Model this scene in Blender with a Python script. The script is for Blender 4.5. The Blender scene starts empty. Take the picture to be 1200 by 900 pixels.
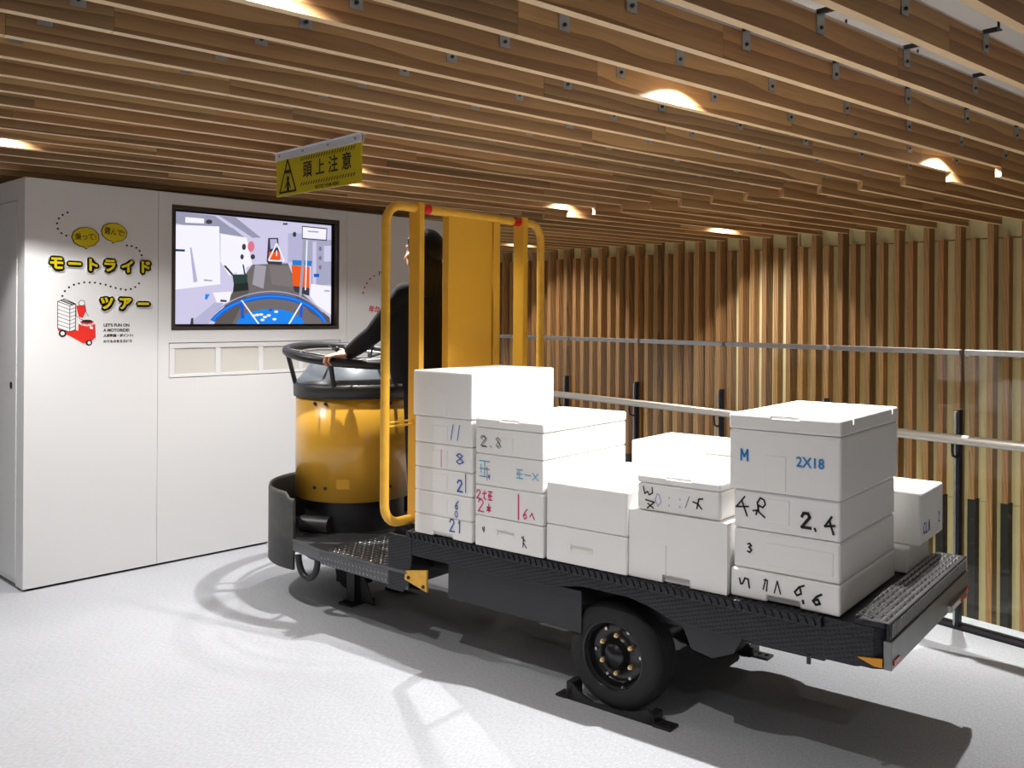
import bpy, bmesh, math, random
from mathutils import Vector, Matrix
from math import sin, cos, pi, radians
random.seed(7)
SC = bpy.context.scene
COL = SC.collection

# ------------------------------------------------------------------ camera
cam_d = bpy.data.cameras.new('camera')
cam_d.sensor_fit = 'HORIZONTAL'; cam_d.sensor_width = 36.0
cam_d.lens = 1065 / 1200 * 36.0
cam_d.shift_y = -79 / 1200
cam_d.clip_start = 0.05
cam = bpy.data.objects.new('camera', cam_d); COL.objects.link(cam)
HEAD = radians(43.6)
cam.matrix_world = (Matrix.Translation((0, 0, 1.5)) @ Matrix.Rotation(HEAD - pi / 2, 4, 'Z')
                    @ Matrix.Rotation(pi / 2, 4, 'X') @ Matrix.Rotation(0.006, 4, 'Z'))
SC.camera = cam
# ------------------------------------------------------------------ world, exposure
W = bpy.data.worlds.new('world'); SC.world = W; W.use_nodes = True
W.node_tree.nodes['Background'].inputs[0].default_value = (1.0, 0.97, 0.93, 1)
W.node_tree.nodes['Background'].inputs[1].default_value = 0.08
SC.view_settings.view_transform = 'Standard'
SC.view_settings.look = 'None'
SC.view_settings.exposure = 0.0
SC.view_settings.gamma = 1.0
SC.view_settings.use_curve_mapping = False
SC.cycles.use_denoising = True
SC.cycles.max_bounces = 10
SC.cycles.transparent_max_bounces = 24
SC.cycles.diffuse_bounces = 5
SC.cycles.sample_clamp_indirect = 6.0
# ------------------------------------------------------------------ ceiling spotlights (x, y, z, watts): the lamp sits in its builder below
LAMP_COL = (1.0, 0.975, 0.945)
SLAT_ANGLE = radians(5.8)       # the ceiling slats run a little askew to the partition
def lamp_at(x, row, z, w):      # row: distance measured square to the slats, always mid-gap
    return (x, (row - sin(SLAT_ANGLE) * x) / cos(SLAT_ANGLE), z, w)
LAMPS = [lamp_at(2.88, 2.09, 2.395, 370), lamp_at(5.03, 2.09, 2.395, 380), lamp_at(1.28, 2.09, 2.395, 100), lamp_at(-0.7, 2.09, 2.395, 120),
         lamp_at(2.97, 4.29, 2.395, 185), lamp_at(3.30, 4.78, 2.395, 60), lamp_at(5.14, 4.78, 2.395, 120), lamp_at(1.45, 4.78, 2.395, 165), lamp_at(-0.4, 4.78, 2.395, 75),
         lamp_at(7.10, 4.78, 2.38, 170), lamp_at(5.2, 7.22, 2.38, 120), lamp_at(7.1, 7.22, 2.38, 150),
         (0.6, -0.55, 2.45, 75), (-1.4, -0.4, 2.45, 90)]
LOWER_LAMPS = [(5.6, 1.1, -0.42, 40), (5.9, 2.8, -0.42, 40), (6.2, 4.6, -0.42, 40), (6.5, 6.4, -0.42, 40)]   # unseen, added under the gallery edge to brighten the slatted wall
LOWER_COL = (1.0, 0.88, 0.66)

# ================================================================== materials
def new_mat(name):
    m = bpy.data.materials.new(name); m.use_nodes = True
    return m, m.node_tree.nodes, m.node_tree.links, m.node_tree.nodes['Principled BSDF']

def srgb(r, g, b):
    f = lambda c: (c / 255 / 12.92) if c <= 10 else ((c / 255 + 0.055) / 1.055) ** 2.4
    return (f(r), f(g), f(b), 1)

def plain(name, rgb, rough=0.5, metal=0.0, bump=0.0, bscale=60, mottled=0.0, mscale=8, coat=0.0):
    m, n, l, p = new_mat(name)
    c = srgb(*rgb)
    p.inputs['Base Color'].default_value = c
    p.inputs['Roughness'].default_value = rough
    p.inputs['Metallic'].default_value = metal
    p.inputs['Coat Weight'].default_value = coat
    tc = n.new('ShaderNodeTexCoord')
    if mottled:
        nz = n.new('ShaderNodeTexNoise'); nz.inputs['Scale'].default_value = mscale; nz.inputs['Detail'].default_value = 6
        l.new(tc.outputs['Object'], nz.inputs['Vector'])
        mx = n.new('ShaderNodeMix'); mx.data_type = 'RGBA'
        mx.inputs[6].default_value = tuple(x * (1 - mottled) for x in c[:3]) + (1,)
        mx.inputs[7].default_value = tuple(min(1, x * (1 + mottled)) for x in c[:3]) + (1,)
        l.new(nz.outputs['Fac'], mx.inputs[0]); l.new(mx.outputs[2], p.inputs['Base Color'])
    if bump:
        nb = n.new('ShaderNodeTexNoise'); nb.inputs['Scale'].default_value = bscale; nb.inputs['Detail'].default_value = 4
        l.new(tc.outputs['Object'], nb.inputs['Vector'])
        bp = n.new('ShaderNodeBump'); bp.inputs['Strength'].default_value = bump; bp.inputs['Distance'].default_value = 0.003
        l.new(nb.outputs['Fac'], bp.inputs['Height']); l.new(bp.outputs['Normal'], p.inputs['Normal'])
    return m

def emit(name, rgb, s):
    m, n, l, p = new_mat(name)
    p.inputs['Base Color'].default_value = (0.01, 0.01, 0.01, 1)
    p.inputs['Emission Color'].default_value = srgb(*rgb)
    p.inputs['Emission Strength'].default_value = s
    p.inputs['Roughness'].default_value = 0.25
    return m

def wood(name, light, dark, axis='X', ring=9.0, tone=0.28):
    """sawn softwood: cathedral growth rings, fine pores, a tone of its own for every board"""
    m, n, l, p = new_mat(name)
    tc = n.new('ShaderNodeTexCoord'); oi = n.new('ShaderNodeObjectInfo')
    cx = n.new('ShaderNodeCombineXYZ')
    k = []
    for mul in (37.0, 0.21, 0.55):
        mm = n.new('ShaderNodeMath'); mm.operation = 'MULTIPLY'; mm.inputs[1].default_value = mul
        l.new(oi.outputs['Random'], mm.inputs[0]); k.append(mm)
    order = (0, 1, 2) if axis == 'X' else (2, 1, 0)
    for i, j in enumerate(order): l.new(k[j].outputs[0], cx.inputs[i])
    ad = n.new('ShaderNodeVectorMath'); ad.operation = 'ADD'
    l.new(tc.outputs['Object'], ad.inputs[0]); l.new(cx.outputs[0], ad.inputs[1])
    mp = n.new('ShaderNodeMapping')
    mp.inputs['Scale'].default_value = (0.26, 1.7, 1.7) if axis == 'X' else (1.7, 1.7, 0.26)
    mp.inputs['Rotation'].default_value = (0.3, 0.05, 0.06)
    l.new(ad.outputs[0], mp.inputs['Vector'])
    wv = n.new('ShaderNodeTexWave'); wv.wave_type = 'RINGS'; wv.rings_direction = axis; wv.wave_profile = 'SAW'
    wv.inputs['Scale'].default_value = ring; wv.inputs['Distortion'].default_value = 5.0
    wv.inputs['Detail'].default_value = 2; wv.inputs['Detail Scale'].default_value = 0.7
    l.new(mp.outputs[0], wv.inputs['Vector'])
    fine = n.new('ShaderNodeTexNoise'); fine.inputs['Scale'].default_value = 6; fine.inputs['Detail'].default_value = 8
    mp2 = n.new('ShaderNodeMapping'); mp2.inputs['Scale'].default_value = (0.8, 18, 18) if axis == 'X' else (18, 18, 0.8)
    l.new(ad.outputs[0], mp2.inputs['Vector']); l.new(mp2.outputs[0], fine.inputs['Vector'])
    big = n.new('ShaderNodeTexNoise'); big.inputs['Scale'].default_value = 1.6; big.inputs['Detail'].default_value = 2
    l.new(mp.outputs[0], big.inputs['Vector'])
    r1 = n.new('ShaderNodeValToRGB')
    r1.color_ramp.elements[0].color = srgb(*light); r1.color_ramp.elements[1].color = srgb(*dark)
    r1.color_ramp.elements[0].position = 0.25; r1.color_ramp.elements[1].position = 1.0
    mixf = n.new('ShaderNodeMath'); mixf.operation = 'MULTIPLY_ADD'; mixf.inputs[1].default_value = 0.60
    l.new(wv.outputs['Fac'], mixf.inputs[0])
    f2 = n.new('ShaderNodeMath'); f2.operation = 'MULTIPLY'; f2.inputs[1].default_value = 0.46
    l.new(fine.outputs['Fac'], f2.inputs[0]); l.new(f2.outputs[0], mixf.inputs[2])
    l.new(mixf.outputs[0], r1.inputs['Fac'])
    # per-board tone and reddish heartwood
    rp = n.new('ShaderNodeValToRGB'); rp.color_ramp.interpolation = 'LINEAR'
    e = rp.color_ramp.elements
    e[0].position = 0.0; e[0].color = (1 - tone, 1 - tone, 1 - tone, 1)
    e[1].position = 1.0; e[1].color = (1.08, 1.03, 0.92, 1)
    x = e.new(0.35); x.color = (1.0, 0.86, 0.74, 1)
    x = e.new(0.65); x.color = (0.95, 0.95, 0.90, 1)
    l.new(oi.outputs['Random'], rp.inputs['Fac'])
    mu = n.new('ShaderNodeMix'); mu.data_type = 'RGBA'; mu.blend_type = 'MULTIPLY'; mu.inputs[0].default_value = 1
    l.new(r1.outputs['Color'], mu.inputs[6]); l.new(rp.outputs['Color'], mu.inputs[7])
    l.new(mu.outputs[2], p.inputs['Base Color'])
    p.inputs['Roughness'].default_value = 0.55
    bp = n.new('ShaderNodeBump'); bp.inputs['Strength'].default_value = 0.15; bp.inputs['Distance'].default_value = 0.002
    l.new(fine.outputs['Fac'], bp.inputs['Height']); l.new(bp.outputs['Normal'], p.inputs['Normal'])
    return m

def glass(name, tint=(0.93, 0.95, 0.93, 1)):
    m, n, l, p = new_mat(name)
    n.remove(p)
    tr = n.new('ShaderNodeBsdfTransparent'); tr.inputs[0].default_value = tint
    gl = n.new('ShaderNodeBsdfGlossy'); gl.inputs['Roughness'].default_value = 0.0
    fr = n.new('ShaderNodeFresnel'); fr.inputs[0].default_value = 1.5
    mx = n.new('ShaderNodeMixShader')
    ge = n.new('ShaderNodeNewGeometry'); inv = n.new('ShaderNodeMath'); inv.operation = 'SUBTRACT'; inv.inputs[0].default_value = 1.0
    mu = n.new('ShaderNodeMath'); mu.operation = 'MULTIPLY'; l.new(ge.outputs['Backfacing'], inv.inputs[1])
    l.new(fr.outputs[0], mu.inputs[0]); l.new(inv.outputs[0], mu.inputs[1])
    l.new(mu.outputs[0], mx.inputs[0]); l.new(tr.outputs[0], mx.inputs[1]); l.new(gl.outputs[0], mx.inputs[2])
    l.new(mx.outputs[0], n['Material Output'].inputs[0])
    return m

def hair_mat():
    m, n, l, p = new_mat('black_hair')
    p.inputs['Base Color'].default_value = srgb(9, 8, 9); p.inputs['Roughness'].default_value = 0.42
    p.inputs['Specular IOR Level'].default_value = 0.3
    tc = n.new('ShaderNodeTexCoord'); mp = n.new('ShaderNodeMapping'); mp.inputs['Scale'].default_value = (160, 160, 6)
    nz = n.new('ShaderNodeTexNoise'); nz.inputs['Scale'].default_value = 1.5; nz.inputs['Detail'].default_value = 4
    l.new(tc.outputs['Object'], mp.inputs['Vector']); l.new(mp.outputs[0], nz.inputs['Vector'])
    bp = n.new('ShaderNodeBump'); bp.inputs['Strength'].default_value = 0.6; bp.inputs['Distance'].default_value = 0.003
    l.new(nz.outputs['Fac'], bp.inputs['Height']); l.new(bp.outputs['Normal'], p.inputs['Normal'])
    return m

def foam_mat():
    m, n, l, p = new_mat('expanded_foam')
    p.inputs['Base Color'].default_value = srgb(236, 235, 233)
    p.inputs['Roughness'].default_value = 0.6
    p.inputs['Subsurface Weight'].default_value = 0.0
    tc = n.new('ShaderNodeTexCoord')
    vo = n.new('ShaderNodeTexVoronoi'); vo.inputs['Scale'].default_value = 190
    l.new(tc.outputs['Object'], vo.inputs['Vector'])
    bp = n.new('ShaderNodeBump'); bp.inputs['Strength'].default_value = 0.18; bp.inputs['Distance'].default_value = 0.001
    l.new(vo.outputs['Distance'], bp.inputs['Height']); l.new(bp.outputs['Normal'], p.inputs['Normal'])
    return m

def floor_mat():
    m, n, l, p = new_mat('grey_carpet')
    tc = n.new('ShaderNodeTexCoord')
    n1 = n.new('ShaderNodeTexNoise'); n1.inputs['Scale'].default_value = 55; n1.inputs['Detail'].default_value = 6
    mp = n.new('ShaderNodeMapping'); mp.inputs['Scale'].default_value = (1, 3.2, 1); mp.inputs['Rotation'].default_value = (0, 0, 0.5)
    l.new(tc.outputs['Object'], mp.inputs['Vector']); l.new(mp.outputs[0], n1.inputs['Vector'])
    n2 = n.new('ShaderNodeTexNoise'); n2.inputs['Scale'].default_value = 1.2; n2.inputs['Detail'].default_value = 5
    l.new(tc.outputs['Object'], n2.inputs['Vector'])
    r = n.new('ShaderNodeValToRGB')
    r.color_ramp.elements[0].position = 0.3; r.color_ramp.elements[0].color = srgb(152, 154, 160)
    r.color_ramp.elements[1].position = 0.7; r.color_ramp.elements[1].color = srgb(186, 188, 193)
    ad = n.new('ShaderNodeMath'); ad.operation = 'MULTIPLY_ADD'; ad.inputs[1].default_value = 0.7
    s2 = n.new('ShaderNodeMath'); s2.operation = 'MULTIPLY'; s2.inputs[1].default_value = 0.3
    l.new(n2.outputs['Fac'], s2.inputs[0]); l.new(n1.outputs['Fac'], ad.inputs[0]); l.new(s2.outputs[0], ad.inputs[2])
    l.new(ad.outputs[0], r.inputs['Fac']); l.new(r.outputs['Color'], p.inputs['Base Color'])
    p.inputs['Roughness'].default_value = 0.9
    bp = n.new('ShaderNodeBump'); bp.inputs['Strength'].default_value = 0.25; bp.inputs['Distance'].default_value = 0.002
    l.new(n1.outputs['Fac'], bp.inputs['Height']); l.new(bp.outputs['Normal'], p.inputs['Normal'])
    return m

def checker_plate(name, rgb):
    """painted steel with a fine diamond relief"""
    m, n, l, p = new_mat(name)
    p.inputs['Base Color'].default_value = srgb(*rgb); p.inputs['Roughness'].default_value = 0.32; p.inputs['Metallic'].default_value = 0.35
    tc = n.new('ShaderNodeTexCoord'); hs = []
    for a in (0.75, -0.75):
        mp = n.new('ShaderNodeMapping'); mp.inputs['Rotation'].default_value = (a, a * 0.9, a)
        wv = n.new('ShaderNodeTexWave'); wv.inputs['Scale'].default_value = 26; wv.bands_direction = 'Y'
        l.new(tc.outputs['Object'], mp.inputs['Vector']); l.new(mp.outputs[0], wv.inputs['Vector']); hs.append(wv)
    mu = n.new('ShaderNodeMath'); mu.operation = 'MULTIPLY'
    l.new(hs[0].outputs['Fac'], mu.inputs[0]); l.new(hs[1].outputs['Fac'], mu.inputs[1])
    bp = n.new('ShaderNodeBump'); bp.inputs['Strength'].default_value = 0.28; bp.inputs['Distance'].default_value = 0.003
    l.new(mu.outputs[0], bp.inputs['Height']); l.new(bp.outputs['Normal'], p.inputs['Normal'])
    nz = n.new('ShaderNodeTexNoise'); nz.inputs['Scale'].default_value = 12; nz.inputs['Detail'].default_value = 6
    l.new(tc.outputs['Object'], nz.inputs['Vector'])
    mr = n.new('ShaderNodeMapRange'); mr.inputs[3].default_value = 0.24; mr.inputs[4].default_value = 0.5
    l.new(nz.outputs['Fac'], mr.inputs[0]); l.new(mr.outputs[0], p.inputs['Roughness'])
    return m

M = dict(
    lug=plain('worn_lug_steel', (176, 176, 176), 0.32, metal=0.35, bump=0.05),
    wall=plain('white_paint', (225, 226, 228), 0.38, bump=0.03, bscale=300),
    wall2=plain('plain_plaster', (205, 202, 198), 0.8, bump=0.05, bscale=200),
    ceil=plain('ceiling_board', (228, 226, 222), 0.85, bump=0.03, bscale=150),
    floor=floor_mat(),
    slat=wood('ceiling_slat_wood', (200, 163, 114), (127, 88, 53), ring=5.0, tone=0.36),
    wslat=wood('wall_slat_wood', (182, 142, 96), (112, 76, 44), axis='Z', ring=9.0),
    slatedge=plain('bounce_lit_edge', (222, 192, 150), 0.55, bump=0.05, bscale=80, mottled=0.08, mscale=5),  # slat undersides: floor bounce light put into the colour
    pale=plain('pale_green_panel', (230, 220, 170), 0.6, bump=0.05, bscale=40, mottled=0.10, mscale=3),
    dark=plain('black_post_paint', (20, 20, 22), 0.7, bump=0.05),
    shadow_gap=plain('black_recess', (12, 12, 12), 0.8, bump=0.02),
    black=plain('black_paint', (34, 34, 38), 0.42, bump=0.12, bscale=120, mottled=0.3, mscale=14),
    blackplate=checker_plate('worn_black_plate', (38, 38, 43)),
    bumper=plain('scuffed_rubber', (76, 75, 73), 0.62, bump=0.35, bscale=22, mottled=0.45, mscale=18),
    rubber=plain('tyre_rubber', (33, 33, 34), 0.8, bump=0.15, bscale=150),
    rim=plain('black_rim', (20, 20, 22), 0.28, bump=0.03),
    chrome=plain('bolt_metal', (196, 194, 188), 0.3, metal=0.9, bump=0.03),
    brass=plain('brass_nut', (226, 196, 150), 0.35, metal=0.8, bump=0.03),
    yellow=plain('yellow_enamel', (226, 170, 56), 0.28, bump=0.04, bscale=30, mottled=0.06, mscale=6, coat=0.3),
    yellow2=plain('chipped_yellow', (226, 172, 58), 0.38, bump=0.12, bscale=60, mottled=0.2, mscale=25),
    red=plain('red_reflector', (196, 16, 20), 0.25, bump=0.03),
    amber=plain('amber_lens', (220, 150, 16), 0.2, bump=0.03),
    steel=plain('galvanised_steel', (168, 170, 170), 0.38, metal=0.85, bump=0.05, bscale=90, mottled=0.15, mscale=30),
    tread=plain('grey_tread_plate', (96, 97, 100), 0.36, metal=0.6, bump=0.15, bscale=40, mottled=0.25, mscale=9),
    plate=plain('worn_steel_plate', (132, 134, 134), 0.34, metal=0.6, bump=0.2, bscale=25, mottled=0.25, mscale=9),
    handrail=plain('satin_handrail', (200, 196, 186), 0.34, metal=0.75, bump=0.03),
    post=plain('dark_post', (36, 38, 46), 0.4, metal=0.4, bump=0.05),
    glass=glass('railing_glass'),
    foam=foam_mat(),
    grey=plain('grey_plastic', (104, 110, 117), 0.32, bump=0.04),
    dgrey=plain('dark_grey_plastic', (52, 52, 54), 0.45, bump=0.08, bscale=100),
    signy=plain('yellow_sign_face', (196, 178, 8), 0.45, bump=0.02),
    signw=plain('white_sign_rail', (214, 214, 222), 0.4, bump=0.02),
    ink=plain('black_ink', (16, 16, 17), 0.6, bump=0.02),
    ink_blue=plain('blue_ink', (28, 128, 196), 0.6, bump=0.02),
    ink_navy=plain('navy_ink', (40, 84, 170), 0.6, bump=0.02),
    ink_cyan=plain('pale_blue_ink', (96, 178, 210), 0.6, bump=0.02),
    ink_pink=plain('magenta_ink', (206, 34, 104), 0.6, bump=0.02),
    ink_lilac=plain('lilac_ink', (190, 168, 214), 0.6, bump=0.02),
    lwhite=plain('white_lettering', (236, 236, 238), 0.5, bump=0.02),
    lyellow=plain('yellow_lettering', (214, 196, 10), 0.45, bump=0.02),
    lbrown=plain('brown_outline', (84, 62, 8), 0.5, bump=0.02),
    pred=plain('red_print', (222, 40, 26), 0.5, bump=0.02),
    ppink=plain('pink_print', (206, 60, 84), 0.5, bump=0.02),
    tvframe=plain('dark_frame', (58, 50, 42), 0.5, bump=0.03),
    bezel=plain('black_bezel', (14, 14, 15), 0.3, bump=0.02),
    vent=plain('vent_mesh', (208, 206, 200), 0.6, bump=0.3, bscale=500),
    skin=plain('skin', (214, 160, 132), 0.5, bump=0.04, bscale=160, mottled=0.05, mscale=30),
    lips=plain('lips', (176, 92, 88), 0.45, bump=0.03),
    eye=plain('eye_white', (232, 230, 226), 0.2, bump=0.01),
    iris=plain('dark_iris', (28, 20, 16), 0.15, bump=0.01),
    hair=hair_mat(),
    cloth=plain('black_cloth', (7, 7, 9), 0.95, bump=0.25, bscale=220),
    cuff=plain('white_cuff', (226, 226, 228), 0.8, bump=0.1),
    cover=plain('cream_cable_cover', (226, 222, 206), 0.5, bump=0.03),
    lampglow=emit('lamp_glow', (255, 244, 226), 12.0),
    lampbody=plain('white_lamp_body', (210, 208, 204), 0.5, bump=0.02),
)
TVC = dict(lav=(206, 202, 232), lav2=(182, 180, 214), grey1=(150, 152, 176), grey2=(168, 168, 196), grey3=(120, 124, 140),
           white=(246, 244, 255), floor1=(112, 106, 106), floor2=(164, 160, 170), floor3=(124, 118, 118), floor4=(92, 86, 84),
           dark=(58, 58, 72), pink=(226, 116, 142), green=(40, 66, 58), dgreen=(30, 42, 38), orange=(238, 92, 30),
           blue=(38, 128, 206), blued=(20, 92, 206), blueb=(22, 134, 240), bluegrey=(158, 164, 184), teal=(22, 62, 96))
TVM = {k: emit('screen_' + k, v, 1.0) for k, v in TVC.items()}

# ================================================================== geometry helpers
class MB:
    """collects shapes into one mesh"""
    def __init__(s): s.v = []; s.f = []; s.m = []; s.s = []
    def add(s, vs, fs, m=0, smooth=False):
        o = len(s.v); s.v += [tuple(v) for v in vs]
        for f in fs: s.f.append(tuple(i + o for i in f)); s.m.append(m); s.s.append(smooth)
        return s
    def box(s, x0, x1, y0, y1, z0, z1, m=0):
        v = [(x0, y0, z0), (x1, y0, z0), (x1, y1, z0), (x0, y1, z0), (x0, y0, z1), (x1, y0, z1), (x1, y1, z1), (x0, y1, z1)]
        return s.add(v, [(0, 3, 2, 1), (4, 5, 6, 7), (0, 1, 5, 4), (1, 2, 6, 5), (2, 3, 7, 6), (3, 0, 4, 7)], m)
    def cyl(s, p0, p1, r, n=16, m=0, r2=None):
        p0 = Vector(p0); p1 = Vector(p1); d = (p1 - p0).normalized(); r2 = r if r2 is None else r2
        a = d.orthogonal().normalized(); b = d.cross(a)
        v = []
        for P, R in ((p0, r), (p1, r2)):
            for i in range(n):
                t = 2 * pi * i / n; v.append(P + (a * cos(t) + b * sin(t)) * R)
        s.add(v, [(i, (i + 1) % n, n + (i + 1) % n, n + i) for i in range(n)], m, True)
        s.add(v[:n], [tuple(range(n - 1, -1, -1))], m); s.add(v[n:], [tuple(range(n))], m)
        return s
    def tube(s, path, r, n=10, m=0, closed=False, radii=None):
        P = [Vector(p) for p in path]; k = len(P); rings = []
        prev = None
        for i in range(k):
            if closed: t = (P[(i + 1) % k] - P[i - 1])
            else: t = P[min(i + 1, k - 1)] - P[max(i - 1, 0)]
            t.normalize()
            if prev is None: a = t.orthogonal().normalized()
            else: a = (prev - t * prev.dot(t)).normalized()
            prev = a; b = t.cross(a)
            R = radii[i] if radii else r
            rings.append([P[i] + (a * cos(2 * pi * j / n) + b * sin(2 * pi * j / n)) * R for j in range(n)])
        v = [q for rg in rings for q in rg]; f = []
        for i in range(k if closed else k - 1):
            i2 = (i + 1) % k
            off = 0
            if closed and i2 == 0:  # match the frame at the seam
                off = min(range(n), key=lambda o: (rings[0][o] - rings[i][0]).length)
            for j in range(n):
                f.append((i * n + j, i * n + (j + 1) % n, i2 * n + (j + 1 + off) % n, i2 * n + (j + off) % n))
        s.add(v, f, m, True)
        if not closed:
            s.add(rings[0], [tuple(range(n - 1, -1, -1))], m); s.add(rings[-1], [tuple(range(n))], m)
        return s
    def lathe(s, prof, c=(0, 0), n=32, m=0, a0=0.0, a1=2 * pi, smooth=True):
        full = abs(a1 - a0 - 2 * pi) < 1e-6; k = n if full else n + 1
        v = []
        for i in range(k):
            t = a0 + (a1 - a0) * i / n
            for (r, z) in prof: v.append((c[0] + r * cos(t), c[1] + r * sin(t), z))
        q = len(prof); f = []
        for i in range(n):
            i2 = (i + 1) % k
            for j in range(q - 1): f.append((i * q + j, i2 * q + j, i2 * q + j + 1, i * q + j + 1))
        return s.add(v, f, m, smooth)
    def prism(s, poly, fn, h0, h1, m=0):
        """poly: 2-D outline, fn(u, v, h) -> point"""
        n = len(poly); v = [fn(u, w, h0) for u, w in poly] + [fn(u, w, h1) for u, w in poly]
        s.add(v, [tuple(range(n - 1, -1, -1)), tuple(range(n, 2 * n))] +
              [(i, (i + 1) % n, n + (i + 1) % n, n + i) for i in range(n)], m)
        return s
    def ball(s, c, r, n=12, m=0, rot=None):
        if not hasattr(r, '__len__'): r = (r, r, r)
        v = []; k = n // 2 + 1
        for i in range(1, k - 1):
            th = pi * i / (k - 1)
            for j in range(n):
                ph = 2 * pi * j / n
                q = Vector((r[0] * sin(th) * cos(ph), r[1] * sin(th) * sin(ph), r[2] * cos(th)))
                v.append(q)
        v += [Vector((0, 0, r[2])), Vector((0, 0, -r[2]))]
        if rot: v = [rot @ q for q in v]
        v = [q + Vector(c) for q in v]
        f = []; R = k - 2
        for i in range(R - 1):
            for j in range(n): f.append((i * n + j, (i + 1) * n + j, (i + 1) * n + (j + 1) % n, i * n + (j + 1) % n))
        for j in range(n):
            f.append((R * n, j, (j + 1) % n)); f.append((R * n + 1, (R - 1) * n + (j + 1) % n, (R - 1) * n + j))
        return s.add(v, f, m, True)
    def mesh(s, name, mats):
        me = bpy.data.meshes.new(name); me.from_pydata(s.v, [], s.f)
        for mt in (mats if isinstance(mats, (list, tuple)) else [mats]): me.materials.append(mt)
        me.polygons.foreach_set('material_index', s.m); me.polygons.foreach_set('use_smooth', s.s)
        bm = bmesh.new(); bm.from_mesh(me); bmesh.ops.recalc_face_normals(bm, faces=bm.faces); bm.to_mesh(me); bm.free()
        me.update(); return me
    def build(s, name, mats, parent=None, loc=None, rotz=0.0, bevel=0.0, seg=2):
        o = bpy.data.objects.new(name, s.mesh(name, mats)); COL.objects.link(o)
        if parent is not None: o.parent = parent
        if loc is not None: o.location = loc
        if rotz: o.rotation_euler.z = rotz
        if bevel:
            b = o.modifiers.new('bevel', 'BEVEL'); b.width = bevel; b.segments = seg; b.limit_method = 'ANGLE'; b.angle_limit = radians(40)
        return o

def tag(o, label=None, cat=None, group=None, kind=None):
    if label: o['label'] = label
    if cat: o['category'] = cat
    if group: o['group'] = group
    if kind: o['kind'] = kind
    return o

def empty(name, loc, rotz=0.0, **k):
    o = bpy.data.objects.new(name, None); COL.objects.link(o)
    o.location = loc; o.rotation_euler.z = rotz; o.empty_display_size = 0.1
    return tag(o, **k)

def inst(name, me, parent, loc, rot=(0, 0, 0), scale=None):
    o = bpy.data.objects.new(name, me); COL.objects.link(o); o.parent = parent
    o.location = loc; o.rotation_euler = rot
    if scale: o.scale = scale
    return o

def bake(o):
    """apply an object's modifiers to its mesh"""
    dg = bpy.context.evaluated_depsgraph_get(); dg.update()
    me = bpy.data.meshes.new_from_object(o.evaluated_get(dg))
    o.modifiers.clear(); o.data = me
    return o

def text_shape(body, size, bold=0.0, extrude=0.0, align='CENTER'):
    c = bpy.data.curves.new('lettering', 'FONT'); c.body = body; c.size = size; c.offset = bold; c.extrude = extrude
    c.align_x = align; c.align_y = 'CENTER'; c.resolution_u = 3
    o = bpy.data.objects.new('lettering', c); COL.objects.link(o)
    dg = bpy.context.evaluated_depsgraph_get()
    me = bpy.data.meshes.new_from_object(o.evaluated_get(dg))
    vs = [v.co.copy() for v in me.vertices]; fs = [tuple(p.vertices) for p in me.polygons]
    bpy.data.objects.remove(o); bpy.data.curves.remove(c); bpy.data.meshes.remove(me)
    return vs, fs

def put_text(mb, fn, body, size, bold=0.0, extrude=0.0, m=0, align='CENTER', at=(0, 0), rot=0.0, sx=1.0, h=0.0):
    vs, fs = text_shape(body, size, bold, extrude, align)
    c, s_ = cos(rot), sin(rot)
    out = []
    for v in vs:
        x, y = v.x * sx, v.y
        out.append(fn(at[0] + c * x - s_ * y, at[1] + s_ * x + c * y, h + v.z))
    mb.add(out, fs, m)

def ribbon(mb, pts, w, fn, m=0, h=0.0):
    """a pen stroke lying on a face: pts in metres on the face"""
    for (x0, y0), (x1, y1) in zip(pts, pts[1:]):
        dx, dy = x1 - x0, y1 - y0; l = math.hypot(dx, dy) or 1e-6
        ux, uy = dx / l, dy / l; nx, ny = -uy * w / 2, ux * w / 2; e = w * 0.35
        a = (x0 - ux * e, y0 - uy * e); b = (x1 + ux * e, y1 + uy * e)
        mb.add([fn(a[0] + nx, a[1] + ny, h), fn(a[0] - nx, a[1] - ny, h), fn(b[0] - nx, b[1] - ny, h), fn(b[0] + nx, b[1] + ny, h)], [(0, 1, 2, 3)], m)

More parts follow.
